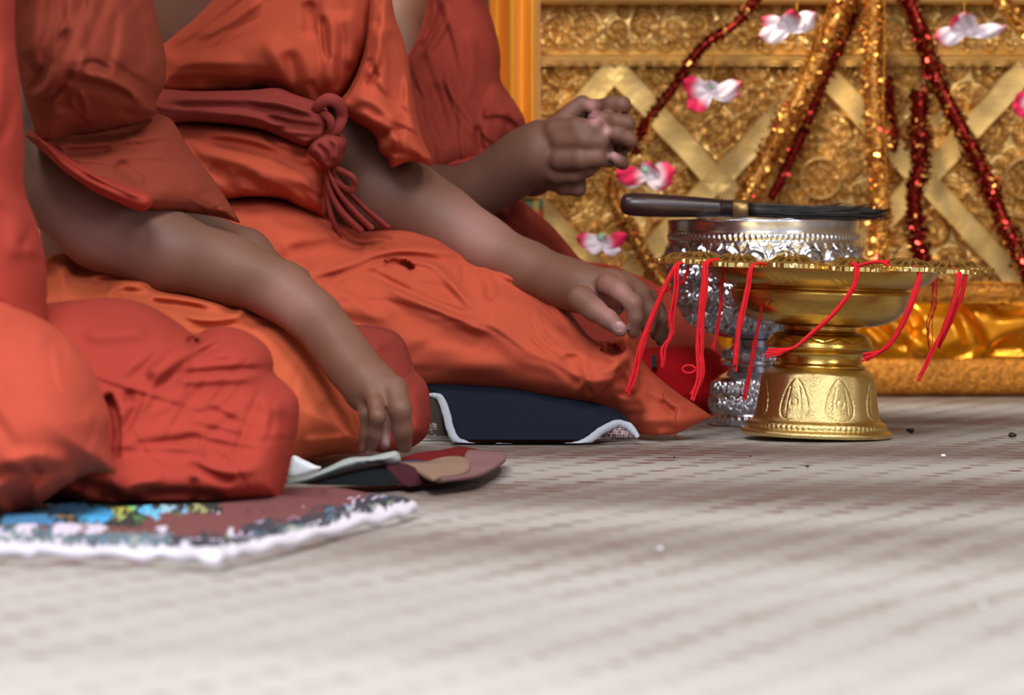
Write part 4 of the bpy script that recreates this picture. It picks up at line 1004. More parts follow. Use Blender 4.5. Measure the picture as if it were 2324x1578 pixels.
drape('robe_roll', [(84, 312), (108, 318), (150, 348), (205, 385), (262, 413), (318, 430), (340, 440), (347, 458), (338, 474), (318, 479), (285, 468), (240, 445), (200, 425), (150, 392), (108, 352)],
      [(90, 315, 3.25), (330, 460, 3.235)], .022, 22, M['robe_coral2'], p1, strokes=[([(120, 345), (200, 400), (300, 445)], 5, -4), ([(180, 382), (260, 425), (330, 450)], 5, 3)], step=3, wr=(.8, 20), seed=18)
drape('robe_top', [(-60, -520), (250, -540), (310, -300), (328, -60), (345, 0), (356, 40), (370, 95), (377, 140), (374, 190), (356, 228), (350, 262), (300, 285), (180, 310), (100, 330), (72, 270), (56, 222), (44, 170), (25, 60), (0, -200)],
      [(50, 0, 3.28), (200, 150, 3.26), (360, 100, 3.36), (150, 300, 3.29), (200, -400, 3.36)], .085, 130, M['robe_rust'], p1,
      strokes=[([(190, 20), (170, 100), (130, 170), (80, 240)], 18, 12), ([(155, 60), (120, 130), (70, 215)], 12, -14), ([(200, 100), (160, 190), (95, 260)], 9, 8), ([(150, 190), (105, 235), (72, 262)], 14, -8), ([(185, 165), (150, 205), (140, 260)], 16, -7),
               ([(180, 150), (215, 142), (255, 165)], 6, -9), ([(170, 180), (230, 195), (290, 215), (302, 232)], 8, -10), ([(185, 168), (250, 182), (310, 222), (316, 250)], 9, 9), ([(270, 250), (300, 262), (345, 262)], 9, -8),
               ([(260, -40), (285, 60), (290, 160)], 26, 6), ([(185, 205), (200, 260)], 5, 6), ([(330, 20), (350, 90), (345, 180)], 16, 4), ([(130, 310), (200, 290), (300, 280)], 10, -9), ([(90, -60), (80, 60), (60, 140)], 18, 8)],
      step=4, wr=(2.2, 45), seed=20, auto=[(20, 105, 18, 260, 11, 4, (40, -60, 370, 220)), (8,15,12,200,9,3,(130,130,330,270))])

# ---------------------------------------------------------------- person 2
p2 = empty('person', tuple(P(640, 480, 3.95)[:2]) + (0.006,), 'person in a burnt orange robe with a knotted brick sash, pinching a corner of cloth', 'person', 'novices seated in a row')
x2 = P(600, 480, 3.95)[0]
arm2 = chain([(780, 120, 3.90, 60), (800, 300, 3.88, 66), (850, 430, 3.86, 74), (930, 458, 3.85, 72), (1010, 505, 3.83, 62), (1100, 562, 3.81, 53), (1200, 612, 3.78, 47), (1285, 645, 3.75, 42), (1330, 655, 3.73, 43)])
palm2 = chain([(1320, 655, 3.735, 42), (1385, 652, 3.72, 36), (1430, 665, 3.73, 32)]) + chain([(1330, 660, 3.73, 40), (1390, 690, 3.75, 30)])
fing2 = [(chain([(1318, 678, 3.70, 32), (1350, 705, 3.685, 25), (1380, 725, 3.675, 21), (1408, 750, 3.67, 16)]), .005, .005),
         (chain([(1378, 645, 3.70, 26), (1408, 662, 3.685, 22), (1438, 690, 3.675, 20.5), (1443, 720, 3.675, 18), (1438, 755, 3.68, 15)]), .004, .006),
         (chain([(1415, 640, 3.735, 26), (1455, 668, 3.73, 23), (1478, 705, 3.73, 20), (1470, 745, 3.735, 17)]), .004, .005),
         (chain([(1425, 650, 3.76, 24), (1475, 680, 3.76, 21), (1500, 722, 3.76, 18), (1490, 760, 3.765, 15)]), .004, .005),
         (chain([(1430, 665, 3.785, 22), (1490, 700, 3.79, 18), (1512, 740, 3.79, 15), (1500, 775, 3.79, 13)]), .004, .005)]
tors2 = [('c', np.array([x2, 3.97, .11]), np.array([x2, 3.98, .30]), .085, .085), ('e', P(560, 60, 4.0), np.array([.115, .11, .12]), None), ('c', np.array([x2, 3.98, .4]), np.array([x2 + .015, 3.98, .55]), .042, .036), ('e', P(600, -150, 3.98), np.array([.10, .12, .07]), None)]
legs2 = [('c', P(620, 640, 3.98), P(1240, 800, 3.93), .055, .036), ('c', P(1240, 830, 3.92), P(900, 880, 3.98), .032, .028)]
body('body', [(tors2, .04, .02), (legs2, .02, .02), (arm2, .03, .02), (palm2, .012, .012)] + fing2 + [tuple(head(x2 + .03, 3.98, .64))],
     [(P(1270, 800, 3.65), P(1530, 600, 3.82))], M['skin'], p2, fine=.002, coarse=.0065,
     colf=skincol([(1080, 520, 90, .45, (176, 128, 122)), (1385, 690, 45, .5, (176, 126, 120)), (1400, 655, 30, .35, (176, 126, 120)), (1406, 744, 14, .5, (196, 160, 165)), (860, 430, 70, .35, (92, 66, 58)), (1490, 730, 50, .3, (100, 62, 52))]))  # broad pink spots paint lit skin, brown at the sleeve paints its shade
nv, nf = ico((0, 0, 0), 1, 16, 9); nv = np.array(nv) * [0.0058, 0.0025, 0.0048]; nv = nv @ np.array(Matrix.Rotation(math.radians(40), 3, 'Y')).T + P(1407, 742, 3.6665)
mesh('thumbnail', nv, nf, M['nail'], p2)
drape('robe_skirt', [(340, 520), (400, 470), (470, 445), (530, 445), (590, 440), (645, 447), (690, 462), (735, 486), (770, 505), (815, 520), (850, 517), (900, 508), (950, 508), (1000, 520), (1035, 540), (1070, 568), (1110, 580), (1150, 581), (1185, 596), (1215, 622), (1250, 655), (1285, 695), (1310, 730), (1340, 765), (1365, 776), (1400, 765), (1418, 748), (1430, 740), (1438, 765), (1450, 800), (1472, 835), (1500, 862), (1540, 893), (1580, 920), (1617, 946, 1), (1590, 958), (1562, 972), (1530, 986), (1490, 993), (1455, 993), (1420, 970), (1385, 955), (1300, 942), (1180, 920), (1060, 905), (975, 898), (900, 900), (760, 870), (600, 860), (400, 820), (340, 700)],
      [(560, 450, 3.86), (900, 515, 3.88), (1200, 620, 3.84), (1430, 760, 3.72), (1617, 946, 3.73), (1500, 990, 3.70), (1380, 955, 3.78), (980, 900, 3.80), (700, 800, 3.82)], .12, 190, M['robe_orange2'], p2, tmul=lambda X, Y: 1 - .8 * np.clip((X - 1330) / 190, 0, 1) ** .8 * (Y > 0),
      strokes=[([(693, 626), (777, 604), (848, 577), (910, 566), (999, 570), (1079, 588), (1176, 628)], 9, 7), ([(700, 640), (777, 622), (850, 594), (910, 582), (981, 590), (1030, 606)], 6, -8), ([(724, 653), (777, 625), (839, 600), (919, 590), (981, 603), (1025, 643), (1065, 690), (1100, 706)], 8, 7),
               ([(868, 598), (900, 595), (926, 602), (936, 616)], 8, -24, 'p'), ([(820, 610), (848, 622), (910, 655), (977, 686), (1043, 712), (1088, 734)], 9, -12), ([(848, 640), (930, 672), (1010, 705), (1088, 745), (1126, 758)], 11, 8),
               ([(860, 712), (930, 728), (1010, 755), (1088, 770), (1160, 785)], 24, -9), ([(700, 655), (800, 690), (860, 720), (960, 742)], 20, 4), ([(570, 470), (660, 478), (740, 500), (810, 530)], 16, 10), ([(610, 590), (700, 575), (770, 560), (830, 545), (850, 535)], 18, -14),
               ([(640, 545), (720, 530), (800, 520)], 22, 5), ([(560, 520), (640, 580), (720, 610)], 14, 6), ([(830, 545), (900, 520), (980, 522), (1050, 560)], 18, 7), ([(820, 560), (838, 570), (860, 560)], 8, 5),
               ([(1050, 600), (1053, 630), (1050, 655)], 5, -3), ([(1085, 605), (1110, 640), (1113, 690)], 14, 6), ([(1105, 610), (1180, 640), (1240, 680), (1290, 735), (1330, 770)], 8, 7), ([(1120, 640), (1200, 665), (1265, 720), (1310, 770)], 18, -7),
               ([(1345, 760), (1378, 790), (1400, 830)], 13, 9), ([(1366, 784), (1390, 796), (1406, 786)], 13, -30, 'p'), ([(1400, 850), (1416, 880), (1412, 905)], 12, -16), ([(1290, 800), (1300, 840), (1330, 870)], 26, -8), ([(1350, 850), (1395, 835), (1420, 810), (1428, 780)], 9, 10),
               ([(1430, 780), (1440, 840), (1432, 900)], 10, 9), ([(1330, 880), (1380, 860), (1410, 850)], 12, 6), ([(1180, 880), (1290, 860), (1390, 890)], 40, 5), ([(1460, 880), (1500, 900), (1560, 940)], 14, 5), ([(1500, 905), (1520, 930), (1540, 935)], 7, -5), ([(1000, 830), (1150, 850), (1300, 900)], 30, 4),
               ([(1440, 960), (1500, 950), (1580, 955)], 14, 5)],
      step=4, wr=(2.0, 55), seed=31, auto=[(16, 22, 10, 300, 10, 3.2, (520, 470, 1250, 760)), (10, 10, 12, 300, 16, 3, (900, 720, 1400, 930)), (16, 45, 14, 180, 8, 3.5, (1100, 600, 1450, 860)), (12, 30, 25, 120, 8, 3, (1380, 800, 1600, 980))])
seam([(1504, 893), (1512, 915), (1537, 927), (1532, 950), (1540, 975), (1534, 992)], 3.655, p2, .9)
seam([(1536, 975), (1530, 985), (1540, 996), (1535, 990)], 3.66, p2, 2.5)
drape('robe_wrap', [(322, 300), (345, 268), (460, 275), (560, 285), (650, 305), (715, 322), (742, 335), (752, 360), (766, 385), (748, 410), (742, 450), (738, 492), (712, 488), (672, 470), (640, 452), (580, 446), (520, 452), (440, 468), (360, 465), (322, 400)],
      [(400, 300, 3.86), (740, 380, 3.82), (600, 440, 3.80), (720, 480, 3.83)], .05, 60, M['robe_orange2'], p2,
      strokes=[([(440, 300), (540, 305), (640, 330), (700, 350)], 12, 9), ([(460, 320), (560, 335), (650, 365), (720, 400)], 12, -14), ([(430, 340), (540, 365), (640, 400), (720, 430)], 14, 9), ([(590, 300), (640, 335), (700, 352)], 9, -8), ([(700, 330), (715, 360), (740, 382)], 8, 9),
               ([(530, 425), (545, 405), (580, 415), (610, 440)], 12, -14), ([(470, 380), (510, 400), (540, 440)], 12, -8), ([(560, 390), (640, 420), (700, 470)], 12, 7), ([(690, 372), (730, 395), (745, 400)], 6, -6)],
      step=4, wr=(1.6, 35), seed=34, auto=[(18, 24, 14, 160, 6, 3.5, None)], Tb=.06)
drape('robe_top', [(300, 230), (325, 200), (345, 140), (352, 110), (372, 95), (400, 72), (450, 32), (510, -40), (560, -160), (560, -420), (640, -480), (880, -460), (900, -200), (880, -60), (868, 0), (850, 60), (835, 110), (812, 165), (785, 210), (768, 226), (748, 228), (738, 236), (705, 248), (665, 234), (640, 212), (590, 198), (560, 206), (440, 212)],
      [(400, 120, 3.92), (600, 150, 3.84), (780, 100, 3.84), (700, 230, 3.84), (450, 200, 3.86), (700, -400, 3.85)], .07, 100, M['robe_orange2'], p2,
      strokes=[([(372, 102), (430, 62), (490, 10), (530, -40)], 5, 6), ([(385, 108), (450, 66), (520, 12), (580, -40)], 6, 6), ([(440, 90), (520, 50), (600, -5)], 10, 8),
               ([(732, 30), (738, 90), (748, 150)], 7, -14), ([(750, 20), (758, 90), (752, 160), (745, 210)], 14, 10), ([(700, 0), (705, 50), (700, 90)], 14, -9), ([(370, 190), (450, 185), (540, 190), (600, 180)], 12, -7), ([(360, 150), (450, 140), (560, 145)], 20, 5),
               ([(650, 110), (670, 180), (700, 240)], 18, -8), ([(600, 80), (640, 150), (680, 215)], 20, 7), ([(580, 195), (620, 188), (665, 215)], 6, -8), ([(780, 20), (800, 90), (790, 160)], 14, 6), ([(700, 180), (720, 215), (740, 225)], 8, -6), ([(760, 120), (765, 180), (755, 215)], 6, -5)],
      step=4, wr=(2.2, 45), seed=36, auto=[(6,-32,5,280,9,2.4,(380,-20,600,140)),(9,88,10,200,12,3.5,(640,-60,850,220)),(6,3,6,260,10,2.6,(350,130,640,205))], Tb=.10)
drape('robe_sleeve', [(830, -420), (870, -380), (885, -200), (884, -60), (895, 30), (912, 80), (926, 130), (934, 190), (942, 240), (952, 290), (966, 330), (980, 362), (968, 372), (930, 366), (888, 380), (880, 360), (862, 345), (854, 315), (835, 292), (800, 272), (776, 250), (772, 228), (790, 205), (812, 160), (828, 100), (832, 0), (826, -200)],
      [(860, 0, 3.80), (940, 250, 3.81), (800, 240, 3.80), (960, 360, 3.80), (860, -300, 3.88)], .05, 60, M['robe_orange2'], p2,
      strokes=[([(890, 60), (900, 150), (895, 230), (880, 260)], 18, -16), ([(860, 60), (855, 130), (830, 180)], 10, 8), ([(835, 130), (850, 165), (860, 170)], 8, -9), ([(860, 165), (840, 190), (825, 195)], 6, -7), ([(925, 160), (932, 240), (950, 320)], 12, 8),
               ([(810, 245), (840, 270), (880, 290), (910, 340)], 12, 9), ([(790, 215), (830, 225), (870, 250), (900, 290)], 14, 6), ([(860, 320), (880, 300), (920, 300)], 9, -7), ([(870, 340), (920, 350), (960, 360)], 5, -5), ([(850, 70), (860, 30), (866, -40)], 8, -6)],
      step=4, wr=(2, 40), seed=38, auto=[(14, 75, 22, 160, 8, 4.5, None)], Tb=.05)
sash = drape('sash', [(320, 205), (440, 207), (560, 205), (628, 200), (668, 214), (720, 232), (742, 246), (748, 275), (742, 305), (735, 325), (712, 325), (690, 332), (640, 312), (600, 296), (540, 284), (440, 276), (330, 278)],
      [(350, 240, 3.83), (740, 280, 3.77), (560, 240, 3.79)], .03, 45, M['robe_sash'], p2,
      strokes=[([(350, 240), (480, 240), (620, 246), (730, 275)], 7, -4), ([(600, 262), (660, 280), (735, 290)], 6, -6), ([(620, 216), (680, 235), (735, 255)], 5, -5), ([(560, 226), (640, 235), (720, 262)], 7, 5), ([(440, 256), (560, 264), (660, 296), (720, 300)], 7, 5), ([(600, 290), (660, 292), (735, 300)], 5, -6),
               ([(380, 222), (500, 222), (600, 226)], 9, 3), ([(640, 300), (690, 320), (730, 322)], 6, 4)], step=3.5, wr=(1, 30), seed=40, auto=[(14, 8, 8, 180, 4, 2, None)], Tb=.05)
knot = drape('sash_knot', [(706, 320), (730, 302), (748, 298), (765, 300), (782, 310), (788, 330), (780, 352), (772, 372), (750, 384), (730, 378), (716, 360), (700, 345)], [(745, 340, 3.765)], .022, 36, M['robe_sash'], p2,
      strokes=[([(715, 325), (740, 350), (745, 378)], 5, -5), ([(745, 310), (765, 330), (760, 370)], 7, 5)], step=3, wr=(1, 18), seed=41, Tb=.03)
def band(pts, w, th, mat, name, parent):
    """folded cloth band: (px,py,Y) path, width and thickness in px"""
    c = catmull(pts, 10); W = np.array([P(*a) for a in c]); Yk = pts[0][2] / F
    wr_ = np.interp(np.linspace(0, 1, len(c)), np.linspace(0, 1, len(w)), w) * Yk
    V, Fc = tube(W, wr_, 14, flat=th, up=(0.2, -0.9, 0.3)); return mesh(name, V, Fc, mat, parent)
band([(712, 262, 3.765), (722, 240, 3.745), (745, 226, 3.738), (768, 236, 3.742), (776, 262, 3.75), (768, 290, 3.75), (752, 306, 3.755)], [9, 13, 15, 15, 14, 12, 10], 1.0, M['robe_sash'], 'sash_loop', knot)
band([(716, 262, 3.77), (732, 258, 3.75), (748, 270, 3.745), (752, 292, 3.75), (744, 306, 3.76)], [9, 11, 12, 10, 9], .8, M['robe_sash'], 'sash_loop', knot)
band([(745, 375, 3.77), (775, 388, 3.755), (800, 402, 3.75), (806, 420, 3.755), (796, 432, 3.76), (770, 418, 3.77), (745, 392, 3.775)], [6, 9, 9, 8, 8, 7, 5], .7, M['robe_sash'], 'sash_loop', knot)
for k, (pp, ww) in enumerate([([(740, 385, 3.775), (748, 430, 3.775), (775, 480, 3.775), (820, 525, 3.78)], [7, 10, 14, 16]), ([(745, 385, 3.765), (765, 430, 3.765), (800, 475, 3.77), (845, 520, 3.775)], [6, 9, 12, 13]), ([(750, 385, 3.77), (785, 430, 3.78), (830, 475, 3.785), (882, 518, 3.79)], [5, 9, 11, 12]),
                                 ([(742, 380, 3.785), (742, 440, 3.79), (752, 490, 3.79), (770, 530, 3.80)], [6, 9, 11, 12])]):
    band(pp, ww, .55, M['robe_sash'], 'sash_tail', knot)

# ---------------------------------------------------------------- person 3
p3 = empty('person', tuple(P(1000, 480, 4.3)[:2]) + (0.006,), 'person in a brick red robe holding both hands clasped in front of the golden altar', 'person', 'novices seated in a row')
x3 = P(960, 480, 4.3)[0]; YH = 4.02
arm3 = chain([(905, 60, 4.22, 60), (930, 330, 4.16, 62), (985, 450, 4.10, 56), (1060, 442, 4.07, 50), (1130, 405, 4.05, 49), (1190, 362, 4.03, 52), (1235, 345, YH, 60)])
arm3b = chain([(1060, 100, 4.30, 60), (1090, 330, 4.26, 56), (1160, 400, 4.16, 46), (1210, 395, 4.08, 40), (1260, 350, 4.055, 40), (1320, 300, 4.055, 40), (1350, 285, 4.055, 34)])
palm3 = chain([(1225, 345, YH, 58), (1268, 335, YH, 52)]) + chain([(1230, 350, YH, 52), (1278, 372, YH, 40), (1262, 400, 4.03, 30)]) + chain([(1240, 320, YH, 40), (1290, 300, YH, 32)])
f3 = [(chain([(1262, 298, 4.0, 30), (1310, 292, 3.99, 25), (1350, 292, 3.985, 20), (1376, 298, 3.99, 15)]), .004, .005),
      (chain([(1275, 320, 3.995, 28), (1325, 318, 3.985, 25), (1360, 322, 3.985, 21), (1378, 338, 4.0, 17)]), .004, .004),
      (chain([(1272, 362, 3.995, 28), (1318, 362, 3.985, 23), (1356, 358, 3.985, 20), (1384, 366, 4.0, 16)]), .004, .004),
      (chain([(1262, 395, 4.005, 24), (1305, 396, 4.0, 18), (1336, 386, 4.0, 15), (1352, 378, 4.01, 12)]), .004, .004),
      (chain([(1230, 400, 4.03, 26), (1280, 422, 4.02, 20), (1312, 428, 4.015, 17.5), (1318, 412, 4.02, 14)]), .004, .004),
      # thumb of the near hand, over the top
      (chain([(1262, 285, 4.02, 22), (1300, 252, 4.025, 20), (1322, 236, 4.025, 18.5), (1342, 244, 4.02, 13)]), .004, .004),
      # fingers of the far hand wrapping toward the viewer's right
      (chain([(1350, 262, 4.05, 24), (1350, 243, 4.02, 17), (1390, 238, 4.0, 20), (1412, 238, 3.995, 19), (1414, 254, 4.03, 14)]), .004, .003),
      (chain([(1345, 268, 4.01, 13), (1372, 270, 3.992, 16), (1400, 276, 3.985, 18.5), (1424, 280, 3.985, 17.5), (1426, 296, 4.02, 13)]), .004, .003),
      (chain([(1376, 300, 3.985, 12), (1400, 306, 3.982, 15), (1430, 318, 3.985, 16), (1426, 334, 4.02, 12)]), .004, .003),
      (chain([(1392, 354, 3.985, 11), (1406, 366, 3.985, 13.5), (1414, 372, 3.99, 13), (1408, 340, 4.03, 14), (1380, 330, 4.045, 16)]), .004, .003)]
tors3 = [('c', np.array([x3, 4.32, .11]), np.array([x3 - .01, 4.32, .34]), .07, .068), ('e', P(920, 20, 4.3), np.array([.068, .09, .12]), None), ('c', np.array([x3 + .02, 4.32, .4]), np.array([x3 + .03, 4.32, .6]), .042, .036), ('e', P(950, -200, 4.32), np.array([.07, .11, .06]), None)]
legs3 = [('c', P(1000, 620, 4.34), P(1450, 780, 4.30), .058, .045), ('c', P(1450, 800, 4.30), P(1250, 880, 4.34), .04, .03)]
body('body', [(tors3, .04, .02), (legs3, .02, .02), (arm3, .03, .015), (arm3b, .02, .006), (palm3, .012, .012)] + f3 + [tuple(head(x3 + .05, 4.32, .68))],
     [(P(1200, 460, 3.95), P(1460, 200, 4.09))], M['skin'], p3, fine=.002, coarse=.007,
     colf=skincol([(1344, 240, 13, .9, (196, 140, 140)), (1350, 268, 13, .9, (196, 140, 140)), (1376, 297, 11, .7, (200, 150, 150)), (1392, 353, 11, .7, (190, 145, 145))]) )
drape('robe_skirt', [(900, 430), (960, 420), (1040, 430), (1120, 440), (1180, 452), (1215, 480), (1255, 515), (1290, 555), (1325, 592), (1380, 600), (1440, 622), (1500, 650), (1545, 672), (1590, 710), (1625, 760), (1650, 820), (1660, 880), (1650, 940), (1560, 960), (1400, 965), (1200, 940), (1000, 850), (900, 600)],
      [(1000, 450, 4.22), (1250, 520, 4.22), (1500, 660, 4.26), (1640, 850, 4.28), (1300, 940, 4.24), (950, 800, 4.25)], .11, 150, M['robe_red'], p3,
      strokes=[([(1085, 470), (1140, 510), (1210, 560), (1260, 600)], 7, 7), ([(1110, 460), (1170, 500), (1240, 550), (1300, 595)], 7, 7), ([(1100, 470), (1160, 515), (1230, 565)], 5, -7), ([(1140, 455), (1210, 510), (1280, 570)], 7, 6), ([(1125, 462), (1190, 512), (1260, 562)], 5, -7),
               ([(1210, 585), (1300, 595), (1400, 610)], 12, 6), ([(1400, 640), (1500, 670), (1560, 720)], 18, -6)], step=5, wr=(2, 45), seed=51, auto=[(16, 38, 8, 240, 7, 4, (1080, 460, 1400, 640)), (8, 30, 20, 200, 12, 3, None)])
drape('robe_top', [(960, -420), (1060, -400), (1080, -200), (1085, -60), (1098, -10), (1116, 40), (1130, 90), (1136, 130), (1136, 178), (1150, 205), (1172, 236), (1190, 268), (1193, 295), (1186, 318), (1170, 335), (1150, 360), (1120, 380), (1080, 395), (1030, 400), (1000, 410), (930, 420), (860, 380), (840, 250), (880, 180), (920, 130), (932, 112), (950, 76), (962, 40), (968, 0), (966, -80), (940, -300)],
      [(960, 60, 4.20), (1080, 100, 4.20), (1180, 290, 4.19), (1000, 380, 4.14), (1000, -300, 4.19)], .06, 80, M['robe_red'], p3,
      strokes=[([(930, 120), (962, 82), (985, 20), (990, -60)], 5, 6), ([(940, 128), (975, 85), (1000, 30), (1010, -40)], 4, -5), ([(948, 140), (990, 90), (1020, 30)], 7, 5), ([(1140, 275), (1160, 290), (1156, 320), (1135, 340)], 13, -22), ([(1095, 265), (1120, 255), (1160, 262)], 8, 8), ([(1088, 280), (1086, 310), (1095, 350)], 7, -8),
               ([(1000, 150), (1040, 230), (1090, 330)], 16, 5), ([(1060, 60), (1070, 150), (1060, 240)], 16, 4), ([(980, 180), (1000, 260), (1010, 340)], 16, -5), ([(1110, 200), (1140, 240), (1180, 290)], 10, 5)],
      step=4, wr=(2, 45), seed=53, auto=[(20, 78, 16, 240, 9, 4, (880, -60, 1190, 400))])
drape('sash', [(890, 372), (960, 362), (1020, 358), (1080, 350), (1120, 345), (1130, 362), (1110, 385), (1060, 405), (1030, 420), (970, 428), (900, 400)], [(1000, 390, 4.115)], .02, 24, M['robe_coral2'], p3, strokes=[([(900, 388), (1000, 385), (1110, 362)], 5, -5), ([(940, 410), (1020, 402)], 6, 4)], step=4, wr=(1, 25), seed=55)
# red cushion behind
drape('cushion_cover', [(1440, 800), (1475, 790), (1560, 785), (1620, 795), (1655, 840), (1662, 900), (1655, 938), (1560, 945), (1440, 940)], [(1550, 860, 4.12)], .05, 60, M['red_cushion'],
      empty('floor_cushion', (P(1550, 480, 4.12)[0], 4.12, .005), 'saturated red cushion on the mat between the orange robe and silver stand', 'cushion'), step=5, wr=(2, 40), seed=57)
lb = box(0, 1, 0, 1, 0, 1); V = np.array([P(1478 + 12 * v[0], 806 + 28 * (1 - v[2]), 4.062 + .008 * v[1]) for v in lb[0]])
mesh('black_label', V, lb[1], M['black'], bpy.data.objects['floor_cushion'], smooth=False)
# ================================================================ SITTING CLOTHS
M['navy'] = cloth('navy_cloth', (17, 24, 38)); M['trim_grey'] = cloth('pale_grey_edging', (166, 172, 184)); M['lace'] = plain('printed_cotton', (90, 72, 66), 0.9, vcol=True)
M['hemwhite'] = cloth('off_white_hem', (160, 166, 164)); M['maroon'] = cloth('maroon_cloth', (66, 26, 36)); M['sand'] = cloth('sand_cloth', (140, 112, 96)); M['rose'] = cloth('dusty_rose_cloth', (126, 92, 94)); M['redstripe'] = cloth('red_stripe_cloth', (104, 16, 20)); M['blacknavy'] = cloth('black_navy_cloth', (10, 18, 24)); M['white'] = cloth('white_cloth', (226, 230, 236))
c2 = empty('sitting_cloth', (P(1200, 480, 3.6)[0], 3.62, 0.004), 'navy sitting cloth with pale grey edging under the burnt orange robe', 'cloth', 'sitting cloths on the mat')
drape('navy_side', [(975, 870), (1200, 880), (1400, 930), (1440, 985), (1440, 992, 1), (1400, 962), (1340, 1004), (1310, 1012), (1210, 1010), (1100, 1014), (1040, 1010), (1022, 985), (1010, 940), (990, 900)],
      [(1000, 880, 3.74), (1200, 890, 3.72), (1040, 1005, 3.64), (1340, 1000, 3.64), (1430, 985, 3.66)], .010, 26, M['navy'], c2, step=4, wr=(1.2, 50), seed=61)
def ribbon(name, pts, w, mat, parent, th=.0016):
    c = catmull(pts, 8); n = len(c); tt = np.linspace(0, 1, n); W = np.interp(tt, np.linspace(0, 1, len(w)), w)
    V = []; Fc = []
    tg = np.gradient(c[:, :2], axis=0); tg /= np.linalg.norm(tg, axis=1)[:, None] + 1e-9
    K = 5
    for i in range(n):
        nx, ny = -tg[i][1], tg[i][0]
        for s in range(K + 1):
            u = s / K * 2 - 1; b = 1 - u * u
            V.append(P(c[i][0] + nx * W[i] * u + .5 * math.sin(i * 1.1), c[i][1] + ny * W[i] * u + .6 * math.sin(i * 1.7 + u), c[i][2] - th * 1.5 * b - .0005 * math.sin(i * 2.3)))
        for s in range(K + 1):
            u = s / K * 2 - 1; V.append(P(c[i][0] + nx * W[i] * u, c[i][1] + ny * W[i] * u, c[i][2] + th))
    m = 2 * (K + 1)
    for i in range(n - 1):
        a, b = i * m, (i + 1) * m
        for s in range(K): Fc.append((a + s, a + s + 1, b + s + 1, b + s)); o = K + 1; Fc.append((a + o + s, b + o + s, b + o + s + 1, a + o + s + 1))
        Fc.append((a, b, b + K + 1, a + K + 1)); Fc.append((a + K, a + 2 * K + 1, b + 2 * K + 1, b + K))
    V = np.array(V); V[:, 2] = np.maximum(V[:, 2], .0022)
    return mesh(name, V, Fc, mat, parent)
ribbon('edging', [(974, 897, 3.70), (998, 903, 3.69), (1012, 935, 3.66), (1022, 975, 3.63), (1036, 1000, 3.62), (1060, 1008, 3.615)], [4, 8, 9, 9, 9, 7], M['trim_grey'], c2)
ribbon('edging', [(1045, 1006, 3.618), (1100, 1014, 3.605), (1140, 1010, 3.605), (1200, 1018, 3.60), (1260, 1012, 3.61), (1305, 1010, 3.61), (1335, 1000, 3.615), (1365, 978, 3.63), (1400, 962, 3.645), (1425, 966, 3.65)], [6, 5, 4, 5, 4, 7, 9, 9, 9, 7], M['trim_grey'], c2)
ribbon('edging', [(1402, 962, 3.648), (1428, 970, 3.648), (1448, 993, 3.64)], [8, 10, 5], M['trim_grey'], c2)
def lacec(X, Y):
    c = np.zeros(X.shape + (3,)); c[:] = lin((62, 46, 44))[:3]; r = np.sin(X * .55 + 2 * np.sin(Y * .4)) * np.sin(Y * .6 + 1.7 * np.sin(X * .5)); c[r > .25] = lin((176, 150, 150))[:3]; return c
drape('printed_underside', [(1348, 998), (1380, 976), (1405, 966), (1430, 985), (1438, 994), (1400, 1001), (1360, 1004)], [(1390, 990, 3.645)], .004, 10, M['lace'], c2, step=2.5, colf=lacec, wr=(.5, 20))
drape('printed_underside', [(950, 1000), (965, 965), (975, 905), (990, 905), (1005, 940), (1016, 985), (1028, 1006), (1000, 1010), (960, 1011)], [(985, 960, 3.70)], .005, 14, M['lace'], c2, step=2.5, wr=(.5, 20),
      colf=lambda X, Y: np.where(((Y > 960) & (X < 992))[..., None], lacec(X, Y), np.array(lin((52, 42, 34))[:3])))
c1 = empty('sitting_cloth', (P(880, 480, 3.15)[0], 3.15, 0.003), 'patchwork sitting cloth with a folded off-white hem and maroon patches under the pressing hand', 'cloth', 'sitting cloths on the mat')
drape('dark_side', [(636, 1112, 1), (700, 1090), (780, 1068), (850, 1055), (905, 1050), (940, 1075), (965, 1090), (990, 1102), (940, 1110), (860, 1118), (760, 1121), (680, 1120)], [(640, 1110, 3.06), (900, 1055, 3.10), (860, 1115, 3.02), (980, 1100, 3.08)], .012, 22, M['blacknavy'], c1, step=3.5, wr=(.8, 30), seed=64)
drape('maroon_patch', [(870, 1056), (905, 1050), (935, 1058), (965, 1080), (985, 1086), (1040, 1075), (1085, 1072), (1060, 1086), (1000, 1104), (960, 1110), (915, 1110)], [(900, 1060, 3.085), (1060, 1080, 3.13), (930, 1105, 3.02)], .010, 16, M['maroon'], c1, strokes=[([(930, 1060), (965, 1085), (1000, 1092)], 6, 5)], step=3, wr=(.6, 25), seed=65)
drape('hem_band', [(640, 1112, 1), (652, 1085), (700, 1078), (745, 1060), (790, 1040), (840, 1036), (885, 1026), (900, 1025), (908, 1035), (908, 1050), (880, 1056), (855, 1052), (800, 1062), (740, 1080), (690, 1098)], [(645, 1105, 3.045), (900, 1040, 3.085), (780, 1055, 3.06)], .008, 12, M['hemwhite'], c1,
      strokes=[([(800, 1045), (845, 1045), (900, 1035)], 5, 3), ([(820, 1040), (840, 1055)], 5, -3)], step=3, wr=(.8, 20), seed=66)
drape('white_lining', [(663, 1036), (690, 1044), (715, 1056), (730, 1062), (700, 1080), (655, 1086)], [(690, 1060, 3.13)], .006, 12, M['white'], c1, step=3, wr=(1, 20))
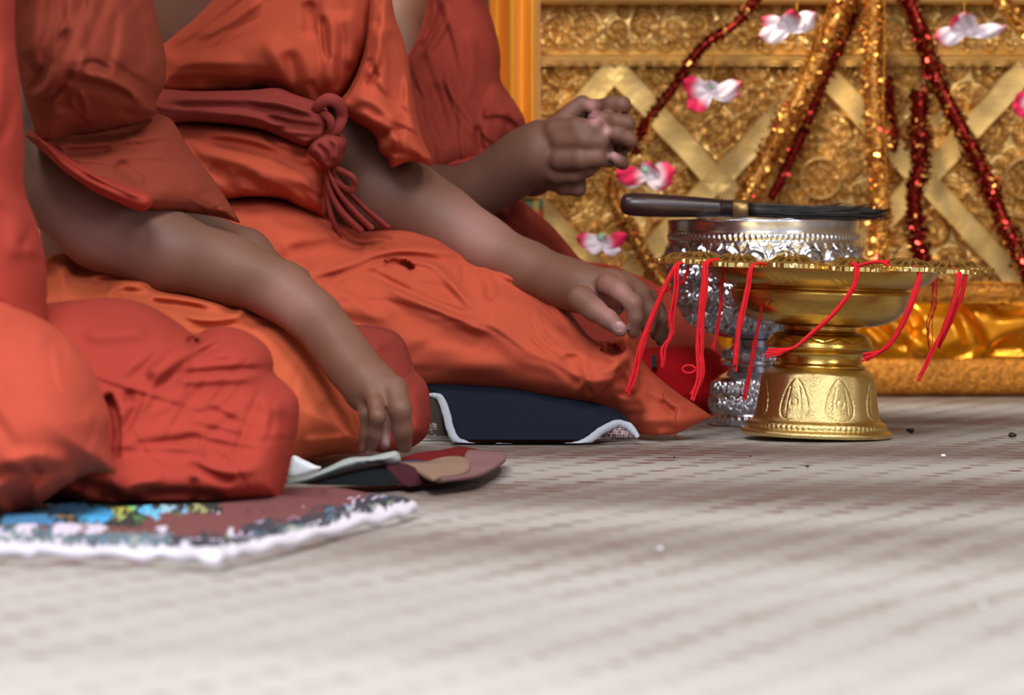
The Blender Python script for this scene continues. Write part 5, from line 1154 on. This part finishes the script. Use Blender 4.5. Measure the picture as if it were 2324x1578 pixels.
def flatpatch(name, pts, zf, mat, parent, th=.003):
    """low sheet lying on the mat: outline projected on the ground with a gentle lift"""
    poly = round_outline(pts, 4); c = poly.mean(0); K = 8; V = []; Fc = []; n = len(poly)
    for s in range(K + 1):
        f = 1 - s / K
        for p in poly:
            q_ = c + (p - c) * f; z = zf(q_[0], q_[1]); Yq = F * (CAMH - z) / (q_[1] - HOR); V.append(P(q_[0], q_[1], Yq))
    V = np.array(V); V2 = V.copy(); V2[:, 2] = np.maximum(V[:, 2] - th, 0.0008); N_ = len(V)
    for s in range(K):
        for j in range(n):
            k = (j + 1) % n; a, b = s * n, (s + 1) * n; Fc.append((a + j, a + k, b + k, b + j)); Fc.append((N_ + a + j, N_ + b + j, N_ + b + k, N_ + a + k))
    for j in range(n): k = (j + 1) % n; Fc.append((j, j + N_, k + N_, k))
    return mesh(name, np.concatenate([V, V2]), Fc, mat, parent)
flatpatch('sand_patch', [(905, 1048), (960, 1048), (1020, 1035), (1062, 1042), (1060, 1068), (1010, 1078), (975, 1082), (935, 1060)], lambda a, b: .013, M['sand'], c1)
flatpatch('rose_patch', [(1062, 1022), (1100, 1022), (1142, 1025), (1146, 1040), (1115, 1062), (1080, 1076), (1020, 1084), (990, 1086), (1030, 1070), (1050, 1050)], lambda a, b: .011, M['rose'], c1)
flatpatch('red_stripe', [(915, 1040), (950, 1028), (1000, 1022), (1040, 1014), (1075, 1018), (1085, 1022), (1066, 1040), (1020, 1038), (960, 1050), (915, 1050)], lambda a, b: .009, M['redstripe'], c1)
flatpatch('blue_stripe', [(912, 1046), (940, 1044), (985, 1050), (950, 1056), (915, 1056)], lambda a, b: .010, cloth('slate_blue_cloth', (70, 76, 110)), c1)
# patterned cloth under the nearest person
c0 = empty('sitting_cloth', (P(300, 480, 2.6)[0], 2.6, 0.002), 'printed floral sitting cloth in blue, green and maroon at the lower left', 'cloth', 'sitting cloths on the mat')
fr = [(-400, 1254), (0, 1257), (100, 1255), (280, 1262), (400, 1264), (480, 1274), (520, 1262), (600, 1246), (700, 1222), (820, 1190), (900, 1172), (942, 1155)]
bk = [(-400, 1085), (0, 1090), (100, 1092), (280, 1095), (400, 1098), (480, 1100), (520, 1103), (600, 1110), (700, 1120), (820, 1130), (900, 1142), (938, 1150)]
NU, NV = 330, 70; a = np.linspace(0, 1, NU); fc = catmull(fr, 4); bc = catmull(bk, 4)
def samp(c): t = np.linspace(0, 1, len(c)); return np.stack([np.interp(a, t, c[:, 0]), np.interp(a, t, c[:, 1])], 1)
fc, bc = samp(fc), samp(bc)
t = np.linspace(0, 1, NV)[:, None]
PX = fc[None, :, 0] * (1 - t) + bc[None, :, 0] * t; PY = 1 / ((1 - t) / (fc[None, :, 1] - HOR) + t / (bc[None, :, 1] - HOR)) + HOR
Yw = F * CAMH / (PY - HOR); Xw = (PX - CX) * Yw / F
Zw = .0035 + .0012 * np.sin(Xw * 55 + 2 * np.sin(Yw * 30)) + .001 * np.sin(Yw * 70); Zw[0] = .003
r_ = np.random.default_rng(5); cols = np.zeros(Xw.shape + (3,)); cols[:] = lin((112, 62, 62))[:3]
A_ = np.repeat(a[None, :], NV, 0); dist_f = (Yw - Yw[0:1]) ; pxv, pyv = PX, PY
jx = 7 * np.sin(PY * .35 + 3 * np.sin(PX * .11)) + 4 * np.sin(PX * .31 + PY * .7); jy = 3 * np.sin(PX * .23 + 2 * np.sin(PY * .3)) + 1.6 * np.sin(PX * .6)
pxv, pyv = PX + jx, PY + jy
def blot(cond, cx_, cy_, rx, ry, c):
    m = (((pxv - cx_) / rx) ** 2 + ((pyv - cy_) / ry) ** 2 < 1) & cond; cols[m] = lin(c)[:3]
T_ = np.ones(Xw.shape, bool)
edge_ = (pyv - np.interp(pxv, fc[:, 0], fc[:, 1]))
dark = (edge_ > -46 + 8 * np.sin(pxv * .05)) ; cols[dark & (pxv > 380)] = lin((52, 54, 66))[:3]; cols[(edge_ > -40) & (pxv <= 380)] = lin((92, 112, 124))[:3]
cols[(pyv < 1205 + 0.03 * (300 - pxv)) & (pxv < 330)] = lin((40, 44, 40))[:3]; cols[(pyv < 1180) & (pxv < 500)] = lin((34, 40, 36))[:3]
for cx_, cy_, rx, ry, c in [(215, 1180, 42, 20, (66, 170, 226)), (170, 1165, 40, 10, (90, 170, 220)), (60, 1195, 60, 14, (70, 132, 176)), (110, 1203, 40, 6, (60, 130, 190)), (20, 1206, 46, 5, (130, 120, 60)), (150, 1184, 26, 8, (150, 116, 60)), (110, 1168, 30, 8, (110, 160, 200)),
                          (275, 1168, 18, 6, (190, 190, 80)), (300, 1166, 10, 8, (140, 220, 120)), (272, 1184, 8, 8, (180, 190, 110)), (330, 1170, 12, 10, (90, 190, 235)), (350, 1180, 18, 9, (110, 190, 230)), (378, 1170, 14, 7, (150, 190, 210)), (312, 1190, 10, 4, (90, 150, 80)), (400, 1180, 16, 6, (90, 120, 80)), (418, 1174, 10, 7, (130, 170, 220)), (452, 1168, 20, 5, (150, 150, 100)), (490, 1177, 9, 5, (220, 210, 240))]:
    blot(T_, cx_, cy_, rx, ry, c)
for k in range(240):
    cx_ = r_.uniform(-300, 930); ff = np.interp(cx_, fc[:, 0], fc[:, 1]); u = r_.random()
    if u < .55: blot(T_, cx_, ff - r_.uniform(12, 40), r_.uniform(4, 14), r_.uniform(2, 5), [(150, 160, 150), (86, 118, 140), (206, 200, 220), (60, 66, 78), (120, 130, 110)][r_.integers(5)])
    elif cx_ > 480: blot(T_, cx_, ff - r_.uniform(30, 90), r_.uniform(4, 10), r_.uniform(2, 5), (206, 190, 216) if r_.random() < .4 else (100, 52, 54))
for cx_, w_e in [(150, 34), (215, 26), (60, 20), (372, 12)]: blot(T_, cx_, 1212, w_e, 10, (206, 196, 216))
cols[edge_ > -13 + 3 * np.sin(pxv * .13)] = lin((214, 208, 222))[:3]
i = np.arange(NV - 1)[:, None] * NU; j = np.arange(NU - 1)[None, :]; n1 = Xw.size
V1 = np.stack([Xw, Yw, Zw], -1).reshape(-1, 3); V2 = V1.copy(); V2[:, 2] = .0006
ft = np.stack([i + j, i + j + 1, i + NU + j + 1, i + NU + j], -1).reshape(-1, 4)
jr = np.arange(NU - 1); fr_e = np.stack([jr + n1, jr + 1 + n1, jr + 1, jr], -1); jc = np.arange(NV - 1) * NU + NU - 1; fr_r = np.stack([jc + n1, jc + NU + n1, jc + NU, jc], -1)
mesh('printed_sheet', np.concatenate([V1, V2]), np.concatenate([ft, ft[:, ::-1] + n1, fr_e, fr_r]), plain('floral_print', (110, 60, 60), .85, vcol=True, bump=.2, bscale=500), c0, col=np.concatenate([cols.reshape(-1, 3)] * 2))
# rolled hem along its edge
c = catmull(fr, 8); W = np.array([P(p_[0], p_[1] - 5, F * (CAMH - .006) / (p_[1] - 5 - HOR)) for p_ in c]); W[:, 2] = .0055 + .0012 * np.sin(np.arange(len(c)) * .9)
mesh('rolled_hem', *tube(W, .0032 + .0006 * np.sin(np.arange(len(c)) * 1.7), 10), cloth('lilac_white_hem', (214, 208, 220)), c0)
# ================================================================ LIGHT AND CAMERA
def area(name, loc, target, sx, sy, power, color):
    l = bpy.data.lights.new(name, 'AREA'); l.shape = 'RECTANGLE'; l.size = sx; l.size_y = sy; l.energy = power; l.color = color
    o = bpy.data.objects.new(name, l); COL.objects.link(o); o.location = loc
    d = Vector(target) - Vector(loc); o.rotation_euler = d.to_track_quat('-Z', 'Y').to_euler(); return o
area('doorway_daylight', (-0.5, -1.5, 1.9), (0, 2.4, 0.0), 2.2, 1.4, 26, (0.93, 0.96, 1.0))
area('added_floor_fill', (-0.4, 0.6, 2.3), (-0.1, 1.75, 0.0), 1.1, 1.1, 92, (0.92, 0.96, 1.0))  # added overhead fill to brighten the near floor and lap tops, not an opening
area('left_window_daylight', (-1.3, 2.7, 3.0), (0.1, 3.5, 0.1), 0.7, 0.7, 34, (1.0, 0.95, 0.9))
area('right_door_daylight', (1.0, 1.7, 2.9), (-0.1, 3.3, 0.1), 0.8, 0.8, 40, (1.0, 0.97, 0.93))
area('right_window_daylight', (2.5, 0.5, 1.1), (0.3, 3.7, 0.1), 0.6, 1.0, 26, (0.9, 0.95, 1.0))
sp = bpy.data.lights.new('altar_lamp', 'SPOT'); sp.energy = 125; sp.color = (1.0, 0.86, 0.66); sp.spot_size = math.radians(50); sp.spot_blend = 1.0; sp.shadow_soft_size = 0.05
so = bpy.data.objects.new('altar_lamp', sp); COL.objects.link(so); so.location = (-0.35, 3.9, 1.3)
so.rotation_euler = (Vector(P(1400, 200, 4.65)) - so.location).to_track_quat('-Z', 'Y').to_euler()
w = bpy.data.worlds.new('World'); S.world = w; w.use_nodes = True
w.node_tree.nodes['Background'].inputs[0].default_value = (0.75, 0.82, 1.0, 1); w.node_tree.nodes['Background'].inputs[1].default_value = 0.6
cam = bpy.data.cameras.new('camera'); co = bpy.data.objects.new('camera', cam); COL.objects.link(co)
co.location = (0, 0, CAMH); co.rotation_euler = (math.radians(90), 0, 0)
cam.sensor_width = 36.0; cam.lens = 36.0 * F / 2324; cam.shift_y = -(789 - HOR) / 2324; cam.clip_start = 0.05; cam.clip_end = 50
cam.dof.use_dof = True; cam.dof.focus_distance = 3.52; cam.dof.aperture_fstop = 10.0
S.camera = co
S.view_settings.view_transform = 'Standard'; S.view_settings.look = 'None'; S.view_settings.gamma = 1.0; S.view_settings.exposure = 0.0
S.view_settings.use_curve_mapping = False
